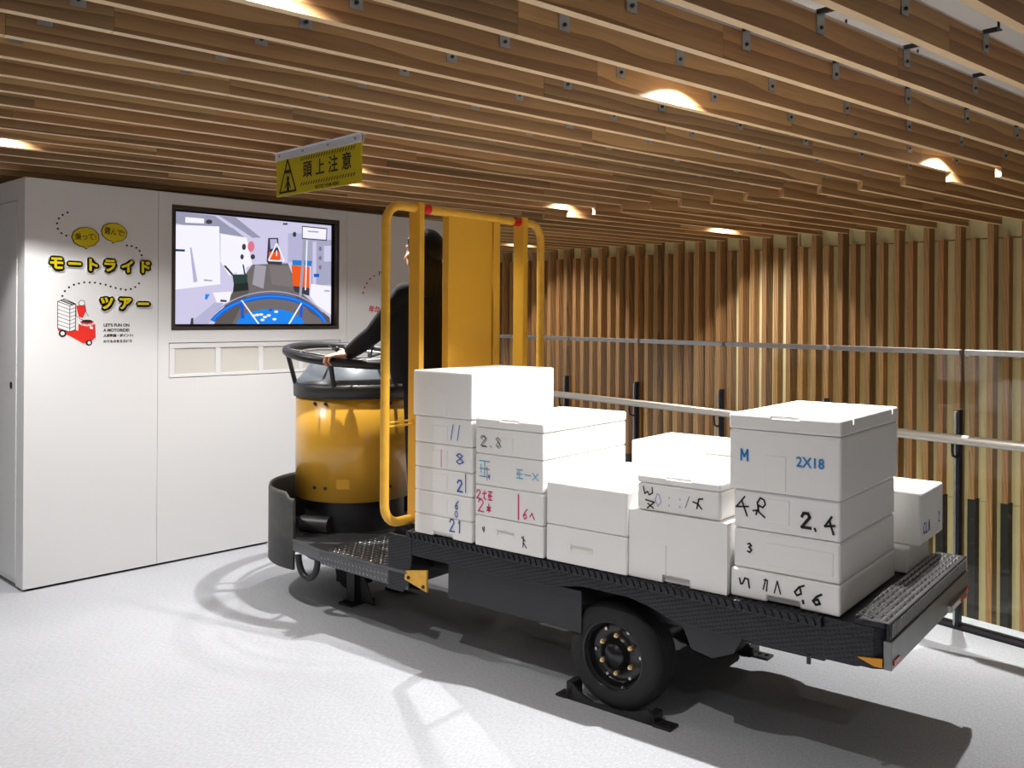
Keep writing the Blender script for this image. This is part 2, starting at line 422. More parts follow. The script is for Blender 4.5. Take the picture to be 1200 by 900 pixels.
def disc(mb, cx, cy, r, fn, m=0, h=0.0, n=12, ry=None):
    ry = ry or r
    mb.add([fn(cx + r * cos(2 * pi * i / n), cy + ry * sin(2 * pi * i / n), h) for i in range(n)], [tuple(range(n))], m)
TVPOLY = [
('lav',[(0.001,0.999),(0.999,0.999),(0.999,0.001),(0.001,0.001)]),
('grey1',[(0.001,0.999),(0.227,0.992),(0.424,0.8),(0.335,0.895),(0.164,0.888),(0.002,0.894)]),
('white',[(0.056,0.957),(0.164,0.958),(0.164,0.913),(0.056,0.907)]),
('grey1',[(0.254,0.996),(0.353,0.996),(0.514,0.823),(0.46,0.817)]),
('lav2',[(0.694,0.886),(0.793,0.899),(0.793,0.588),(0.694,0.608)]),
('grey2',[(0.793,0.842),(0.999,0.854),(0.999,0.401),(0.856,0.38),(0.856,0.622),(0.793,0.631)]),
('lav',[(0.865,0.823),(0.892,0.826),(0.892,0.396),(0.865,0.394)]),
('lav',[(0.946,0.789),(0.999,0.796),(0.999,0.635),(0.946,0.63)]),
('white',[(0.002,0.881),(0.254,0.898),(0.263,0.367),(0.002,0.306)]),
('lav2',[(0.092,0.689),(0.128,0.387),(0.105,0.373),(0.083,0.688)]),
('white',[(0.263,0.834),(0.424,0.813),(0.46,0.563),(0.317,0.448),(0.263,0.575)]),
('floor1',[(0.46,0.563),(0.694,0.594),(0.766,0.333),(0.991,0.066),(0.999,0.001),(0.227,0.001),(0.335,0.291)]),
('floor2',[(0.478,0.564),(0.55,0.556),(0.532,0.338),(0.46,0.375)]),
('floor3',[(0.568,0.557),(0.703,0.567),(0.73,0.36),(0.586,0.381)]),
('floor4',[(0.227,0.001),(0.344,0.304),(0.442,0.321),(0.406,0.214),(0.335,0.001)]),
('floor4',[(0.703,0.331),(0.991,0.066),(0.991,0.001),(0.856,0.109)]),
('dark',[(0.419,0.726),(0.418,0.717),(0.417,0.709),(0.414,0.702),(0.41,0.697),(0.406,0.696),(0.403,0.697),(0.399,0.7),(0.396,0.707),(0.395,0.715),(0.394,0.724),(0.395,0.733),(0.396,0.741),(0.399,0.748),(0.403,0.752),(0.406,0.754),(0.41,0.753),(0.414,0.749),(0.417,0.743),(0.418,0.735)]),
('pink',[(0.473,0.735),(0.472,0.719),(0.469,0.705),(0.464,0.693),(0.458,0.685),(0.451,0.682),(0.445,0.684),(0.439,0.691),(0.434,0.702),(0.431,0.716),(0.43,0.731),(0.431,0.747),(0.434,0.761),(0.439,0.773),(0.445,0.781),(0.451,0.784),(0.458,0.782),(0.464,0.776),(0.469,0.765),(0.472,0.751)]),
('dark',[(0.406,0.632),(0.405,0.624),(0.404,0.618),(0.401,0.612),(0.398,0.608),(0.395,0.607),(0.391,0.608),(0.388,0.611),(0.386,0.616),(0.385,0.623),(0.384,0.63),(0.385,0.637),(0.386,0.644),(0.388,0.65),(0.391,0.653),(0.395,0.655),(0.398,0.654),(0.401,0.651),(0.404,0.646),(0.405,0.639)]),
('dark',[(0.477,0.638),(0.476,0.63),(0.474,0.623),(0.471,0.618),(0.467,0.614),(0.462,0.612),(0.458,0.613),(0.454,0.616),(0.451,0.621),(0.449,0.628),(0.448,0.635),(0.449,0.643),(0.451,0.65),(0.454,0.655),(0.458,0.659),(0.462,0.661),(0.467,0.66),(0.471,0.657),(0.474,0.652),(0.476,0.645)]),
('white',[(0.366,0.582),(0.415,0.586),(0.424,0.48),(0.362,0.463)]),
('green',[(0.335,0.462),(0.429,0.467),(0.429,0.387),(0.344,0.37)]),
('dark',[(0.281,0.537),(0.294,0.544),(0.339,0.469),(0.335,0.449)]),
('dark',[(0.397,0.558),(0.406,0.559),(0.424,0.427),(0.415,0.413)]),
('dgreen',[(0.344,0.37),(0.433,0.394),(0.438,0.321),(0.339,0.298)]),
('dark',[(0.561,0.826),(0.627,0.834),(0.64,0.576),(0.552,0.597)]),
('lav2',[(0.573,0.816),(0.618,0.821),(0.622,0.74),(0.577,0.721)]),
('orange',[(0.568,0.693),(0.64,0.7),(0.645,0.625),(0.564,0.618)]),
('dark',[(0.555,0.604),(0.658,0.612),(0.649,0.574),(0.559,0.577)]),
('white',[(0.614,0.783),(0.56,0.614),(0.568,0.609),(0.622,0.778)]),
('white',[(0.614,0.777),(0.665,0.61),(0.673,0.616),(0.622,0.784)]),
('white',[(0.564,0.604),(0.669,0.606),(0.669,0.62),(0.564,0.618)]),
('white',[(0.614,0.711),(0.621,0.712),(0.621,0.657),(0.614,0.657)]),
('orange',[(0.719,0.576),(0.843,0.571),(0.843,0.351),(0.728,0.367)]),
('blue',[(0.724,0.628),(0.861,0.63),(0.856,0.576),(0.724,0.576)]),
('dark',[(0.73,0.374),(0.843,0.358),(0.843,0.28),(0.739,0.318)]),
('dark',[(0.75,0.882),(0.749,0.874),(0.748,0.867),(0.745,0.861),(0.741,0.857),(0.737,0.855),(0.734,0.856),(0.73,0.859),(0.727,0.864),(0.725,0.871),(0.725,0.879),(0.725,0.887),(0.727,0.894),(0.73,0.9),(0.734,0.904),(0.737,0.906),(0.741,0.905),(0.745,0.902),(0.748,0.896),(0.749,0.89)]),
('dark',[(0.658,0.981),(0.69,0.985),(0.69,0.969),(0.658,0.964)]),
('bluegrey',[(0.798,0.829),(0.818,0.831),(0.789,0.278),(0.771,0.277)]),
('white',[(0.82,0.832),(0.829,0.833),(0.82,0.336),(0.811,0.335)]),
('blued',[(0.874,0.502),(0.912,0.505),(0.912,0.472),(0.874,0.469)]),
('white',[(0.856,0.401),(0.999,0.38),(0.999,0.095),(0.892,0.195),(0.847,0.28)]),
('lav2',[(0.951,0.344),(0.991,0.343),(0.991,0.325),(0.951,0.326)]),
('dark',[(0.789,0.972),(0.969,0.969),(0.966,0.841),(0.789,0.842)]),
('white',[(0.794,0.962),(0.963,0.958),(0.96,0.852),(0.794,0.852)]),
('grey2',[(0.829,0.929),(0.906,0.931),(0.906,0.917),(0.829,0.915)]),
('grey3',[(0.93,0.759),(0.929,0.751),(0.928,0.745),(0.925,0.739),(0.922,0.736),(0.919,0.734),(0.916,0.735),(0.913,0.738),(0.91,0.743),(0.909,0.749),(0.908,0.756),(0.909,0.763),(0.91,0.77),(0.913,0.775),(0.916,0.779),(0.919,0.78),(0.922,0.78),(0.925,0.777),(0.928,0.772),(0.929,0.766)]),
('grey3',[(0.93,0.665),(0.929,0.658),(0.928,0.651),(0.925,0.646),(0.922,0.642),(0.919,0.641),(0.916,0.641),(0.913,0.644),(0.91,0.649),(0.909,0.656),(0.908,0.663),(0.909,0.67),(0.91,0.676),(0.913,0.682),(0.916,0.685),(0.919,0.687),(0.922,0.686),(0.925,0.683),(0.928,0.678),(0.929,0.672)]),
('grey3',[(0.93,0.571),(0.929,0.564),(0.928,0.557),(0.925,0.552),(0.922,0.548),(0.919,0.547),(0.916,0.548),(0.913,0.551),(0.91,0.556),(0.909,0.562),(0.908,0.569),(0.909,0.576),(0.91,0.583),(0.913,0.588),(0.916,0.592),(0.919,0.593),(0.922,0.592),(0.925,0.589),(0.928,0.584),(0.929,0.578)]),
('grey2',[(0.164,0.408),(0.213,0.403),(0.213,0.391),(0.164,0.392)]),
('white',[(0.218,0.288),(0.33,0.304),(0.317,0.199),(0.245,0.185)]),
('dark',[(0.263,0.227),(0.303,0.222),(0.299,0.204),(0.263,0.206)]),
('lav2',[(0.101,0.03),(0.227,0.197),(0.281,0.198),(0.191,0.001),(0.101,0.001)]),
('blueb',[(0.173,0.273),(0.2,0.274),(0.182,0.222),(0.171,0.228)]),
('teal',[(0.001,0.666),(0.054,0.667),(0.054,0.648),(0.001,0.646)]),
('dark',[(0.092,0.056),(0.105,0.056),(0.105,0.001),(0.087,0.001)]),
('dark',[(0.212,0.935),(0.211,0.928),(0.208,0.922),(0.204,0.917),(0.199,0.913),(0.192,0.912),(0.186,0.912),(0.181,0.914),(0.176,0.918),(0.174,0.923),(0.173,0.93),(0.174,0.936),(0.176,0.942),(0.181,0.947),(0.186,0.951),(0.192,0.953),(0.199,0.952),(0.204,0.95),(0.208,0.946),(0.211,0.941)]),
('blueb',[(0.362,0.001),(0.363,0.009),(0.369,0.029),(0.379,0.048),(0.392,0.066),(0.408,0.083),(0.427,0.099),(0.449,0.112),(0.474,0.124),(0.5,0.133),(0.528,0.14),(0.557,0.145),(0.586,0.146),(0.616,0.145),(0.645,0.141),(0.672,0.135),(0.699,0.125),(0.723,0.114),(0.745,0.099),(0.765,0.083),(0.781,0.065),(0.794,0.045),(0.803,0.025),(0.809,0.003),(0.811,0.001)]),
('blued',[(0.203,0.037),(0.229,0.083),(0.255,0.06),(0.231,0.019)]),
('blued',[(0.229,0.083),(0.26,0.126),(0.284,0.098),(0.255,0.06)]),
('blued',[(0.26,0.126),(0.296,0.165),(0.317,0.133),(0.284,0.098)]),
('blued',[(0.296,0.165),(0.337,0.199),(0.355,0.163),(0.317,0.133)]),
('blued',[(0.337,0.199),(0.382,0.229),(0.397,0.19),(0.355,0.163)]),
('blued',[(0.382,0.229),(0.43,0.253),(0.442,0.211),(0.397,0.19)]),
('blued',[(0.43,0.253),(0.481,0.271),(0.489,0.227),(0.442,0.211)]),
('blued',[(0.481,0.271),(0.533,0.283),(0.537,0.238),(0.489,0.227)]),
('blued',[(0.533,0.283),(0.586,0.288),(0.586,0.242),(0.537,0.238)]),
('blued',[(0.586,0.288),(0.639,0.286),(0.636,0.24),(0.586,0.242)]),
('blued',[(0.639,0.286),(0.692,0.277),(0.684,0.232),(0.636,0.24)]),
('blued',[(0.692,0.277),(0.742,0.261),(0.731,0.217),(0.684,0.232)]),
('blued',[(0.742,0.261),(0.791,0.238),(0.776,0.196),(0.731,0.217)]),
('blued',[(0.791,0.238),(0.835,0.209),(0.817,0.169),(0.776,0.196)]),
('blued',[(0.835,0.209),(0.876,0.172),(0.855,0.137),(0.817,0.169)]),
('blued',[(0.876,0.172),(0.913,0.13),(0.889,0.099),(0.855,0.137)]),
('blued',[(0.913,0.13),(0.944,0.083),(0.918,0.057),(0.889,0.099)]),
('blued',[(0.944,0.083),(0.969,0.031),(0.942,0.011),(0.918,0.057)]),
('blueb',[(0.21,0.033),(0.235,0.078),(0.246,0.068),(0.221,0.025)]),
('blueb',[(0.235,0.078),(0.265,0.119),(0.275,0.108),(0.246,0.068)]),
('blueb',[(0.265,0.119),(0.301,0.157),(0.31,0.144),(0.275,0.108)]),
('blueb',[(0.301,0.157),(0.341,0.191),(0.349,0.176),(0.31,0.144)]),
('blueb',[(0.341,0.191),(0.386,0.22),(0.392,0.204),(0.349,0.176)]),
('blueb',[(0.386,0.22),(0.433,0.243),(0.438,0.226),(0.392,0.204)]),
('blueb',[(0.433,0.243),(0.483,0.261),(0.486,0.243),(0.438,0.226)]),
('blueb',[(0.483,0.261),(0.534,0.272),(0.536,0.254),(0.486,0.243)]),
('blueb',[(0.534,0.272),(0.586,0.277),(0.586,0.258),(0.536,0.254)]),
('blueb',[(0.586,0.277),(0.639,0.275),(0.637,0.256),(0.586,0.258)]),
('blueb',[(0.639,0.275),(0.69,0.267),(0.687,0.248),(0.637,0.256)]),
('blueb',[(0.69,0.267),(0.74,0.251),(0.735,0.233),(0.687,0.248)]),
('blueb',[(0.74,0.251),(0.787,0.228),(0.781,0.211),(0.735,0.233)]),
('blueb',[(0.787,0.228),(0.831,0.199),(0.824,0.183),(0.781,0.211)]),
('blueb',[(0.831,0.199),(0.871,0.164),(0.863,0.149),(0.824,0.183)]),
('blueb',[(0.871,0.164),(0.907,0.123),(0.897,0.11),(0.863,0.149)]),
('blueb',[(0.907,0.123),(0.938,0.077),(0.927,0.066),(0.897,0.11)]),
('blueb',[(0.938,0.077),(0.963,0.026),(0.951,0.018),(0.927,0.066)]),
('grey2',[(0.233,0.117),(0.261,0.155),(0.267,0.148),(0.239,0.111)]),
('grey2',[(0.261,0.155),(0.293,0.19),(0.298,0.182),(0.267,0.148)]),
('grey2',[(0.293,0.19),(0.329,0.221),(0.333,0.213),(0.298,0.182)]),
('grey2',[(0.329,0.221),(0.367,0.249),(0.371,0.24),(0.333,0.213)]),
('grey2',[(0.367,0.249),(0.408,0.272),(0.411,0.263),(0.371,0.24)]),
('grey2',[(0.408,0.272),(0.451,0.291),(0.453,0.281),(0.411,0.263)]),
('grey2',[(0.451,0.291),(0.495,0.306),(0.496,0.295),(0.453,0.281)]),
('grey2',[(0.495,0.306),(0.54,0.315),(0.541,0.305),(0.496,0.295)]),
('grey2',[(0.54,0.315),(0.586,0.32),(0.586,0.309),(0.541,0.305)]),
('grey2',[(0.586,0.32),(0.632,0.319),(0.632,0.308),(0.586,0.309)]),
('grey2',[(0.632,0.319),(0.678,0.312),(0.676,0.301),(0.632,0.308)]),
('grey2',[(0.678,0.312),(0.722,0.3),(0.72,0.29),(0.676,0.301)]),
('grey2',[(0.722,0.3),(0.765,0.283),(0.762,0.273),(0.72,0.29)]),
('grey2',[(0.765,0.283),(0.806,0.26),(0.802,0.25),(0.762,0.273)]),
('grey2',[(0.806,0.26),(0.844,0.232),(0.84,0.223),(0.802,0.25)]),
('grey2',[(0.844,0.232),(0.879,0.2),(0.875,0.191),(0.84,0.223)]),
('grey2',[(0.879,0.2),(0.912,0.162),(0.906,0.155),(0.875,0.191)]),
('grey2',[(0.912,0.162),(0.94,0.121),(0.934,0.114),(0.906,0.155)]),
('blued',[(0.384,0.2),(0.406,0.2),(0.411,0.054),(0.388,0.054)]),
('blued',[(0.777,0.207),(0.798,0.208),(0.793,0.066),(0.773,0.066)]),
('white',[(0.387,0.224),(0.397,0.224),(0.507,0.003),(0.495,0.003)]),
('white',[(0.782,0.207),(0.793,0.207),(0.709,0.001),(0.696,0.001)]),
('white',[(0.484,0.081),(0.48,0.072),(0.469,0.069),(0.459,0.072),(0.455,0.081),(0.459,0.089),(0.469,0.093),(0.48,0.089)]),
('white',[(0.506,0.088),(0.502,0.079),(0.492,0.075),(0.482,0.079),(0.478,0.088),(0.482,0.096),(0.492,0.1),(0.502,0.096)]),
('white',[(0.531,0.092),(0.526,0.083),(0.516,0.079),(0.506,0.083),(0.502,0.092),(0.506,0.1),(0.516,0.104),(0.526,0.1)]),
('white',[(0.54,0.04),(0.535,0.032),(0.525,0.028),(0.515,0.032),(0.511,0.04),(0.515,0.049),(0.525,0.052),(0.535,0.049)]),
('white',[(0.581,0.083),(0.577,0.075),(0.567,0.071),(0.556,0.075),(0.552,0.083),(0.556,0.092),(0.567,0.096),(0.577,0.092)]),
('white',[(0.619,0.046),(0.614,0.038),(0.604,0.034),(0.594,0.038),(0.59,0.047),(0.594,0.055),(0.604,0.059),(0.614,0.055)]),
('white',[(0.629,0.119),(0.625,0.11),(0.615,0.107),(0.605,0.11),(0.601,0.119),(0.605,0.128),(0.615,0.131),(0.625,0.128)]),
('blued',[(0.592,0.135),(0.588,0.127),(0.577,0.123),(0.567,0.127),(0.563,0.135),(0.567,0.144),(0.577,0.148),(0.588,0.144)]),
('white',[(0.556,0.067),(0.552,0.059),(0.541,0.055),(0.531,0.059),(0.527,0.067),(0.531,0.076),(0.541,0.079),(0.552,0.076)])]
# ================================================================== the room
YW = 5.267                                    # face of the white partition
PHI = SLAT_ANGLE
SN = Vector((sin(PHI), cos(PHI), 0)); SU = Vector((cos(PHI), -sin(PHI), 0))
RD = radians(80.3); R0 = Vector((4.723, 1.46, 0)); RDIR = Vector((cos(RD), sin(RD), 0)); ROUT = Vector((sin(RD), -cos(RD), 0))

# floor: the gallery ends just beyond the glass railing
a = R0 + RDIR * -6 + ROUT * 0.17; b = R0 + RDIR * 5.2 + ROUT * 0.17
fp = [(-5, -5), (a.x, -5), (a.x, a.y), (b.x, b.y), (b.x, 8.8), (-5, 8.8)]
fl = MB().prism(fp, lambda u, v, h: (u, v, h), -0.32, 0.0).build('floor', M['floor']); tag(fl, kind='structure')
lf = MB().box(4.6, 9.2, -6, 10, -2.75, -2.6).build('floor_lower', M['wall2']); tag(lf, kind='structure')

# ceiling board with its slats, rails and brackets
ceil = MB().box(-5, 9.0, -4, 10, 2.56, 2.64).build('ceiling', M['ceil']); tag(ceil, kind='structure')
slat_cache = {}
def slat_mesh(L, hgt):
    key = (round(L, 2), hgt)
    if key not in slat_cache:
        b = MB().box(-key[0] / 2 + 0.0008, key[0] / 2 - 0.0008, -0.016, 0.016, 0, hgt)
        b.m[0] = 1                              # lower edge coloured paler to carry the light bounced off the floor
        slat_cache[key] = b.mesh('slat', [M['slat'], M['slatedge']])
    return slat_cache[key]
def slat_run(S, x0, x1, z0, z1):
    t = (x0 - SN.x * S) / SU.x; t1 = (x1 - SN.x * S) / SU.x
    first = True
    while t < t1 - 0.02:
        L = random.choice((1.2, 1.8, 1.8, 2.4))
        if first: L = random.choice((0.5, 0.9, 1.3, 1.7)); first = False
        if t + L > t1 - 0.35: L = t1 - t
        L = round(L, 2)
        p = SN * S + SU * (t + L / 2)
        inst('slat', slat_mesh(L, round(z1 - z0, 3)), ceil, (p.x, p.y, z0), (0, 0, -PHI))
        t += L
brk = MB().box(-0.021, 0.021, -0.0195, -0.0165, -0.055, 0.012, 0)
brk.box(-0.021, 0.021, -0.060, -0.0165, 0.010, 0.014, 1).box(-0.021, -0.0185, -0.060, -0.018, -0.0, 0.012, 1)
brk.cyl((0, -0.0195, -0.036), (0, -0.025, -0.036), 0.006, 8, 1).box(-0.002, 0.002, -0.060, -0.053, 0.012, 0.15, 1)
brk_me = brk.mesh('bracket', [M['steel'], M['black']])
for k in range(-11, 23):
    S = 3.19 + 0.2445 * k
    xl = 5.22
    slat_run(S, -2.2 if S < 6.9 else 4.2, xl, 2.30, 2.405)
    slat_run(S, xl, 7.86, 2.25, 2.405)
    pr = SN * S
    if S < 4.0:
        p0 = SN * S + SU * ((-1.5 - SN.x * S) / SU.x); p1 = SN * S + SU * ((7.8 - SN.x * S) / SU.x)
        rl = MB(); L = (p1 - p0).length
        rl.box(-L / 2, L / 2, -0.008, 0.008, 0, 0.012)
        pm = (p0 + p1) / 2
        rl.build('rail', M['ceil'], ceil, (pm.x, pm.y, 2.4055), -PHI)
    if S < 4.3:
        for i in range(-2, 14):
            X = 0.452 + 0.535 * i + (0.0 if k % 2 else 0.0)
            if S > 2.6 and not (0 < X < 5.4): continue
            p = SN * S + SU * ((X - SN.x * S) / SU.x)
            inst('bracket', brk_me, ceil, (p.x, p.y, 2.402), (0, 0, -PHI))
# spotlights tucked between the slats
for (x, y, z, w) in LAMPS:
    f = MB().cyl((0, 0, 0.004), (0, 0, 0.10), 0.034, 16, 0).cyl((0, 0, 0.10), (0, 0, 2.56 - z), 0.012, 8, 0).cyl((0, 0, 0.002), (0, 0, 0.004), 0.028, 16, 1)
    f.build('spotlight', [M['lampbody'], M['lampglow']], ceil, (x, y, z))
    ld = bpy.data.lights.new('spot_lamp', 'SPOT'); ld.energy = w; ld.color = LAMP_COL; ld.shadow_soft_size = 0.014
    ld.spot_size = radians(142); ld.spot_blend = 0.9
    lo = bpy.data.objects.new('spot_lamp', ld); COL.objects.link(lo); lo.location = (x, y, z - 0.002)

for (x, y, z, w) in LOWER_LAMPS:  # added fill for the slatted wall, bodies out of view
    MB().cyl((0, 0, 0.01), (0, 0, 0.10), 0.06, 20, 0).cyl((0, 0, 0.004), (0, 0, 0.01), 0.05, 20, 1).build('wall_fill_body', [M['lampbody'], M['lampglow']], fl, (x - 0.75, y, z))
    ld = bpy.data.lights.new('wall_fill_light', 'POINT'); ld.energy = w; ld.color = LOWER_COL; ld.shadow_soft_size = 0.05
    lo = bpy.data.objects.new('wall_fill_light', ld); COL.objects.link(lo); lo.location = (x - 0.75, y, z - 0.06)

# white partition on the left, made of panels, standing on a black shadow gap
X0, X1, YB = 1.73, 4.86, 6.55
wl = MB().box(X0 + 0.012, X1 - 0.012, YW + 0.06, YB, 0.014, 2.236).build('wall_left', M['wall']); tag(wl, kind='structure')
MB().box(X0 + 0.03, X1 - 0.03, YW + 0.02, YB - 0.03, 0, 0.0145).build('shadow_gap', M['shadow_gap'], wl)
TX0, TX1, TZ0, TZ1 = 2.552, 3.772, 1.405, 2.165      # screen niche
VX0, VX1, VZ0, VZ1 = 2.538, 3.790, 1.115, 1.330      # vent
def panel(x0, x1, holes=()):
    mb = MB(); zs = sorted({0.014, 2.236, *[h[2] for h in holes], *[h[3] for h in holes]})
    for z0, z1 in zip(zs, zs[1:]):
        hs = [h for h in holes if h[2] <= z0 + 1e-6 and h[3] >= z1 - 1e-6]
        if hs:
            mb.box(x0, hs[0][0], YW, YW + 0.06, z0, z1); mb.box(hs[0][1], x1, YW, YW + 0.06, z0, z1)
        else: mb.box(x0, x1, YW, YW + 0.06, z0, z1)
    return mb.build('wall_panel', M['wall'], wl)
panel(X0, 2.468); panel(2.4705, 3.838, [(TX0, TX1, TZ0, TZ1), (VX0, VX1, VZ0, VZ1)]); panel(3.8405, X1)
# end face with a flush door
d1 = MB().box(X0, X0 + 0.012, YW + 0.06, YW + 0.11, 0.014, 2.236).box(X0, X0 + 0.012, YW + 0.11, YB, 2.12, 2.236).build('wall_end', M['wall'], wl)
door = MB().box(X0 - 0.004, X0 + 0.011, YW + 0.114, YW + 0.92, 0.05, 2.116).build('door_1', M['wall']); tag(door, kind='structure')
MB().cyl((X0 - 0.0055, 5.454, 1.105), (X0 - 0.003, 5.454, 1.105), 0.020, 14).build('finger_hole', M['bezel'], door)
MB().box(X0 + 0.002, X0 + 0.013, YW + 0.92, YB, 0.014, 2.12).build('wall_end', M['wall'], wl)

wb = MB().box(-5, 4.86, 6.9, 7.0, 0, 2.56).build('wall_back', M['wall2']); tag(wb, kind='structure')
# slatted wall across the void
wr = MB().box(8.05, 8.2, -3.5, 10, -2.6, 2.56).build('wall_right', M['wall2']); tag(wr, kind='structure')
pans = [MB().box(-0.03, 0.03, 0.001, 0.488, z0, z1).mesh('panel', M['pale']) for z0, z1 in ((-2.59, -1.142), (-1.139, 0.020), (0.023, 1.18), (1.183, 2.15), (2.16, 2.559))]
yk = [(3.19 + 0.2445 * k - SN.x * 7.87) / SN.y for k in range(-18, 26)]
tall = MB().box(-0.065, 0.065, -0.0225, 0.0225, -2.6, 2.555).mesh('slat', M['wslat'])
short = MB().box(-0.055, 0.055, -0.0225, 0.0225, 0.045, 2.157).mesh('slat', M['wslat'])
foot = MB().box(-0.055, 0.055, -0.030, 0.030, -2.6, 0.042).mesh('black_post', M['dark'])  # black-painted steel post under each short slat
for i, y in enumerate(yk):
    if y < -2.6: continue
    inst('slat', tall, wr, (7.925, y + 0.07, 0))
    inst('slat', short, wr, (7.945, y - 0.035, 0)); inst('black_post', foot, wr, (7.945, y - 0.035, 0))
    if i % 2 == 0 and y + 0.49 < 9.9:
        for me in pans: inst('panel', me, wr, (8.022, y + 0.0175, 0))

# ================================================================== glass railing
rail = empty('glass_railing', R0, RD - pi / 2, label='glass balustrade with dark posts and pale handrail at the gallery edge', cat='railing')
# local frame: x points out over the void, y runs along the railing
SP = 0.738
NP = 10; Y0 = -3 * SP
for i in range(NP):
    y = Y0 + SP * i
    MB().box(-0.006, 0.006, y + 0.006, y + SP - 0.006, 0.03, 1.335).build('glass_panel', M['glass'], rail)
    MB().box(-0.016, 0.016, y + 0.012, y + SP - 0.012, 1.325, 1.352).build('top_rail', M['steel'], rail, bevel=0.003)
    p = MB().box(-0.046, -0.010, y - 0.006, y + 0.006, 0.0, 1.062, 0).box(-0.046, -0.010, y + 0.010, y + 0.022, 0.0, 1.05, 1)
    po = p.build('post', [M['post'], M['steel']], rail, bevel=0.002)
    MB().tube([(-0.03, y, 0.84), (-0.07, y, 0.835), (-0.095, y, 0.845), (-0.10, y, 0.87), (-0.10, y, 0.905)], 0.0065, 8).build('handrail_bracket', M['post'], rail)
yA, yB = Y0 - 0.1, Y0 + SP * NP
MB().cyl((-0.10, yA, 0.925), (-0.10, yB, 0.925), 0.0235, 20).build('handrail', M['handrail'], rail)
MB().box(-0.055, -0.008, yA, yB, 0.0, 0.014).box(0.008, 0.035, yA, yB, 0.0, 0.014).box(-0.055, 0.035, yA, yB, 0, 0.006).build('base_track', M['post'], rail)

# ================================================================== screen and vent in the partition
tv = empty('television', ((TX0 + TX1) / 2, YW + 0.05, (TZ0 + TZ1) / 2), label='wall screen in the white partition playing a market ride video with a blue steering wheel', cat='screen')
tw, th_ = (TX1 - TX0) / 2, (TZ1 - TZ0) / 2
fr = MB()
for x0, x1, z0, z1 in ((-tw, tw, th_ - 0.022, th_), (-tw, tw, -th_, -th_ + 0.022), (-tw, -tw + 0.022, -th_ + 0.022, th_ - 0.022), (tw - 0.022, tw, -th_ + 0.022, th_ - 0.022)):
    fr.box(x0, x1, -0.052, 0.008, z0, z1)
fr.build('frame', M['tvframe'], tv)
bz_ = MB(); sw, sh = tw - 0.040, th_ - 0.036
for x0, x1, z0, z1 in ((-tw + .022, tw - .022, sh, th_ - .022), (-tw + .022, tw - .022, -th_ + .022, -sh), (-tw + .022, -sw, -sh, sh), (sw, tw - .022, -sh, sh)):
    bz_.box(x0, x1, -0.020, 0.008, z0, z1)
bz_.build('bezel', M['bezel'], tv)
scr = MB().box(-sw, sw, -0.012, 0.008, -sh, sh).build('display', M['bezel'], tv)
keys = list(TVM)
pic = MB()
for i, (c, pts) in enumerate(TVPOLY):
    y = -0.0125 - 0.00003 * i
    pic.add([((u - .5) * 2 * sw, y, (v - .5) * 2 * sh) for u, v in pts], [tuple(range(len(pts)))], keys.index(c))
pic.build('video_picture', [TVM[k] for k in keys], scr)

vt = empty('vent_grille', ((VX0 + VX1) / 2, YW + 0.03, (VZ0 + VZ1) / 2), label='long white vent cover with fine mesh panels below the wall screen', cat='vent')
vw, vh = (VX1 - VX0) / 2 - 0.004, (VZ1 - VZ0) / 2 - 0.004
f = MB(); xs = [-vw + 0.035 + i * (2 * vw - 0.035) / 4 for i in range(5)]
f.box(-vw, vw, -0.026, 0.02, vh - 0.03, vh).box(-vw, vw, -0.026, 0.02, -vh, -vh + 0.018)
f.box(-vw, -vw + 0.035, -0.026, 0.02, -vh + 0.018, vh - 0.03)
for x in xs[1:]: f.box(x - 0.035, x, -0.026, 0.02, -vh + 0.018, vh - 0.03)
f.build('frame', M['wall'], vt, bevel=0.002)
for i in range(4): MB().box(xs[i], xs[i + 1] - 0.035, -0.019, 0.01, -vh + 0.018, vh - 0.03).build('mesh_panel', M['vent'], vt)

# ================================================================== lettering on the partition
def wallfn(y0): return lambda u, v, h: (u, y0 - h, v)
WF = wallfn(YW)
def letter_row(name, chars, spots, size, label):
    root = empty(name, (0, YW, 0), label=label, cat='lettering', group='raised wall lettering')
    fn = lambda u, v, h: (u, -h, v)
    bk = MB()
    around = lambda r: [(r * cos(2 * pi * k / 12), r * sin(2 * pi * k / 12)) for k in range(12)]
    for ch, (x, z) in zip(chars, spots):
        for dx, dz in around(0.0135): put_text(bk, fn, ch, size * .93, 0.045 * size, 0.003, 0, at=(x + dx + 0.001, z + dz - 0.002), h=0.0035)
    bk.build('white_backing', M['lwhite'], root)
    for ch, (x, z) in zip(chars, spots):
        l = MB()
        for dx, dz in around(0.0068): put_text(l, fn, ch, size * .93, 0.045 * size, 0.001, 1, at=(x + dx + 0.0015, z + dz - 0.002), h=0.0080)
        put_text(l, fn, ch, size * .93, 0.045 * size, 0.0006, 0, at=(x, z), h=0.0100)
        l.build('letter', [M['lyellow'], M['ink']], root)
letter_row('wall_lettering', 'モートライド', [(1.889, 1.775), (1.986, 1.774), (2.081, 1.773), (2.179, 1.774), (2.282, 1.772), (2.383, 1.774)], 0.083,
           'upper row of six yellow katakana outlined black on the white partition')
letter_row('wall_lettering', 'ツアー', [(2.164, 1.558), (2.269, 1.558), (2.376, 1.556)], 0.083,
           'lower row of three yellow katakana beside the red truck drawing')
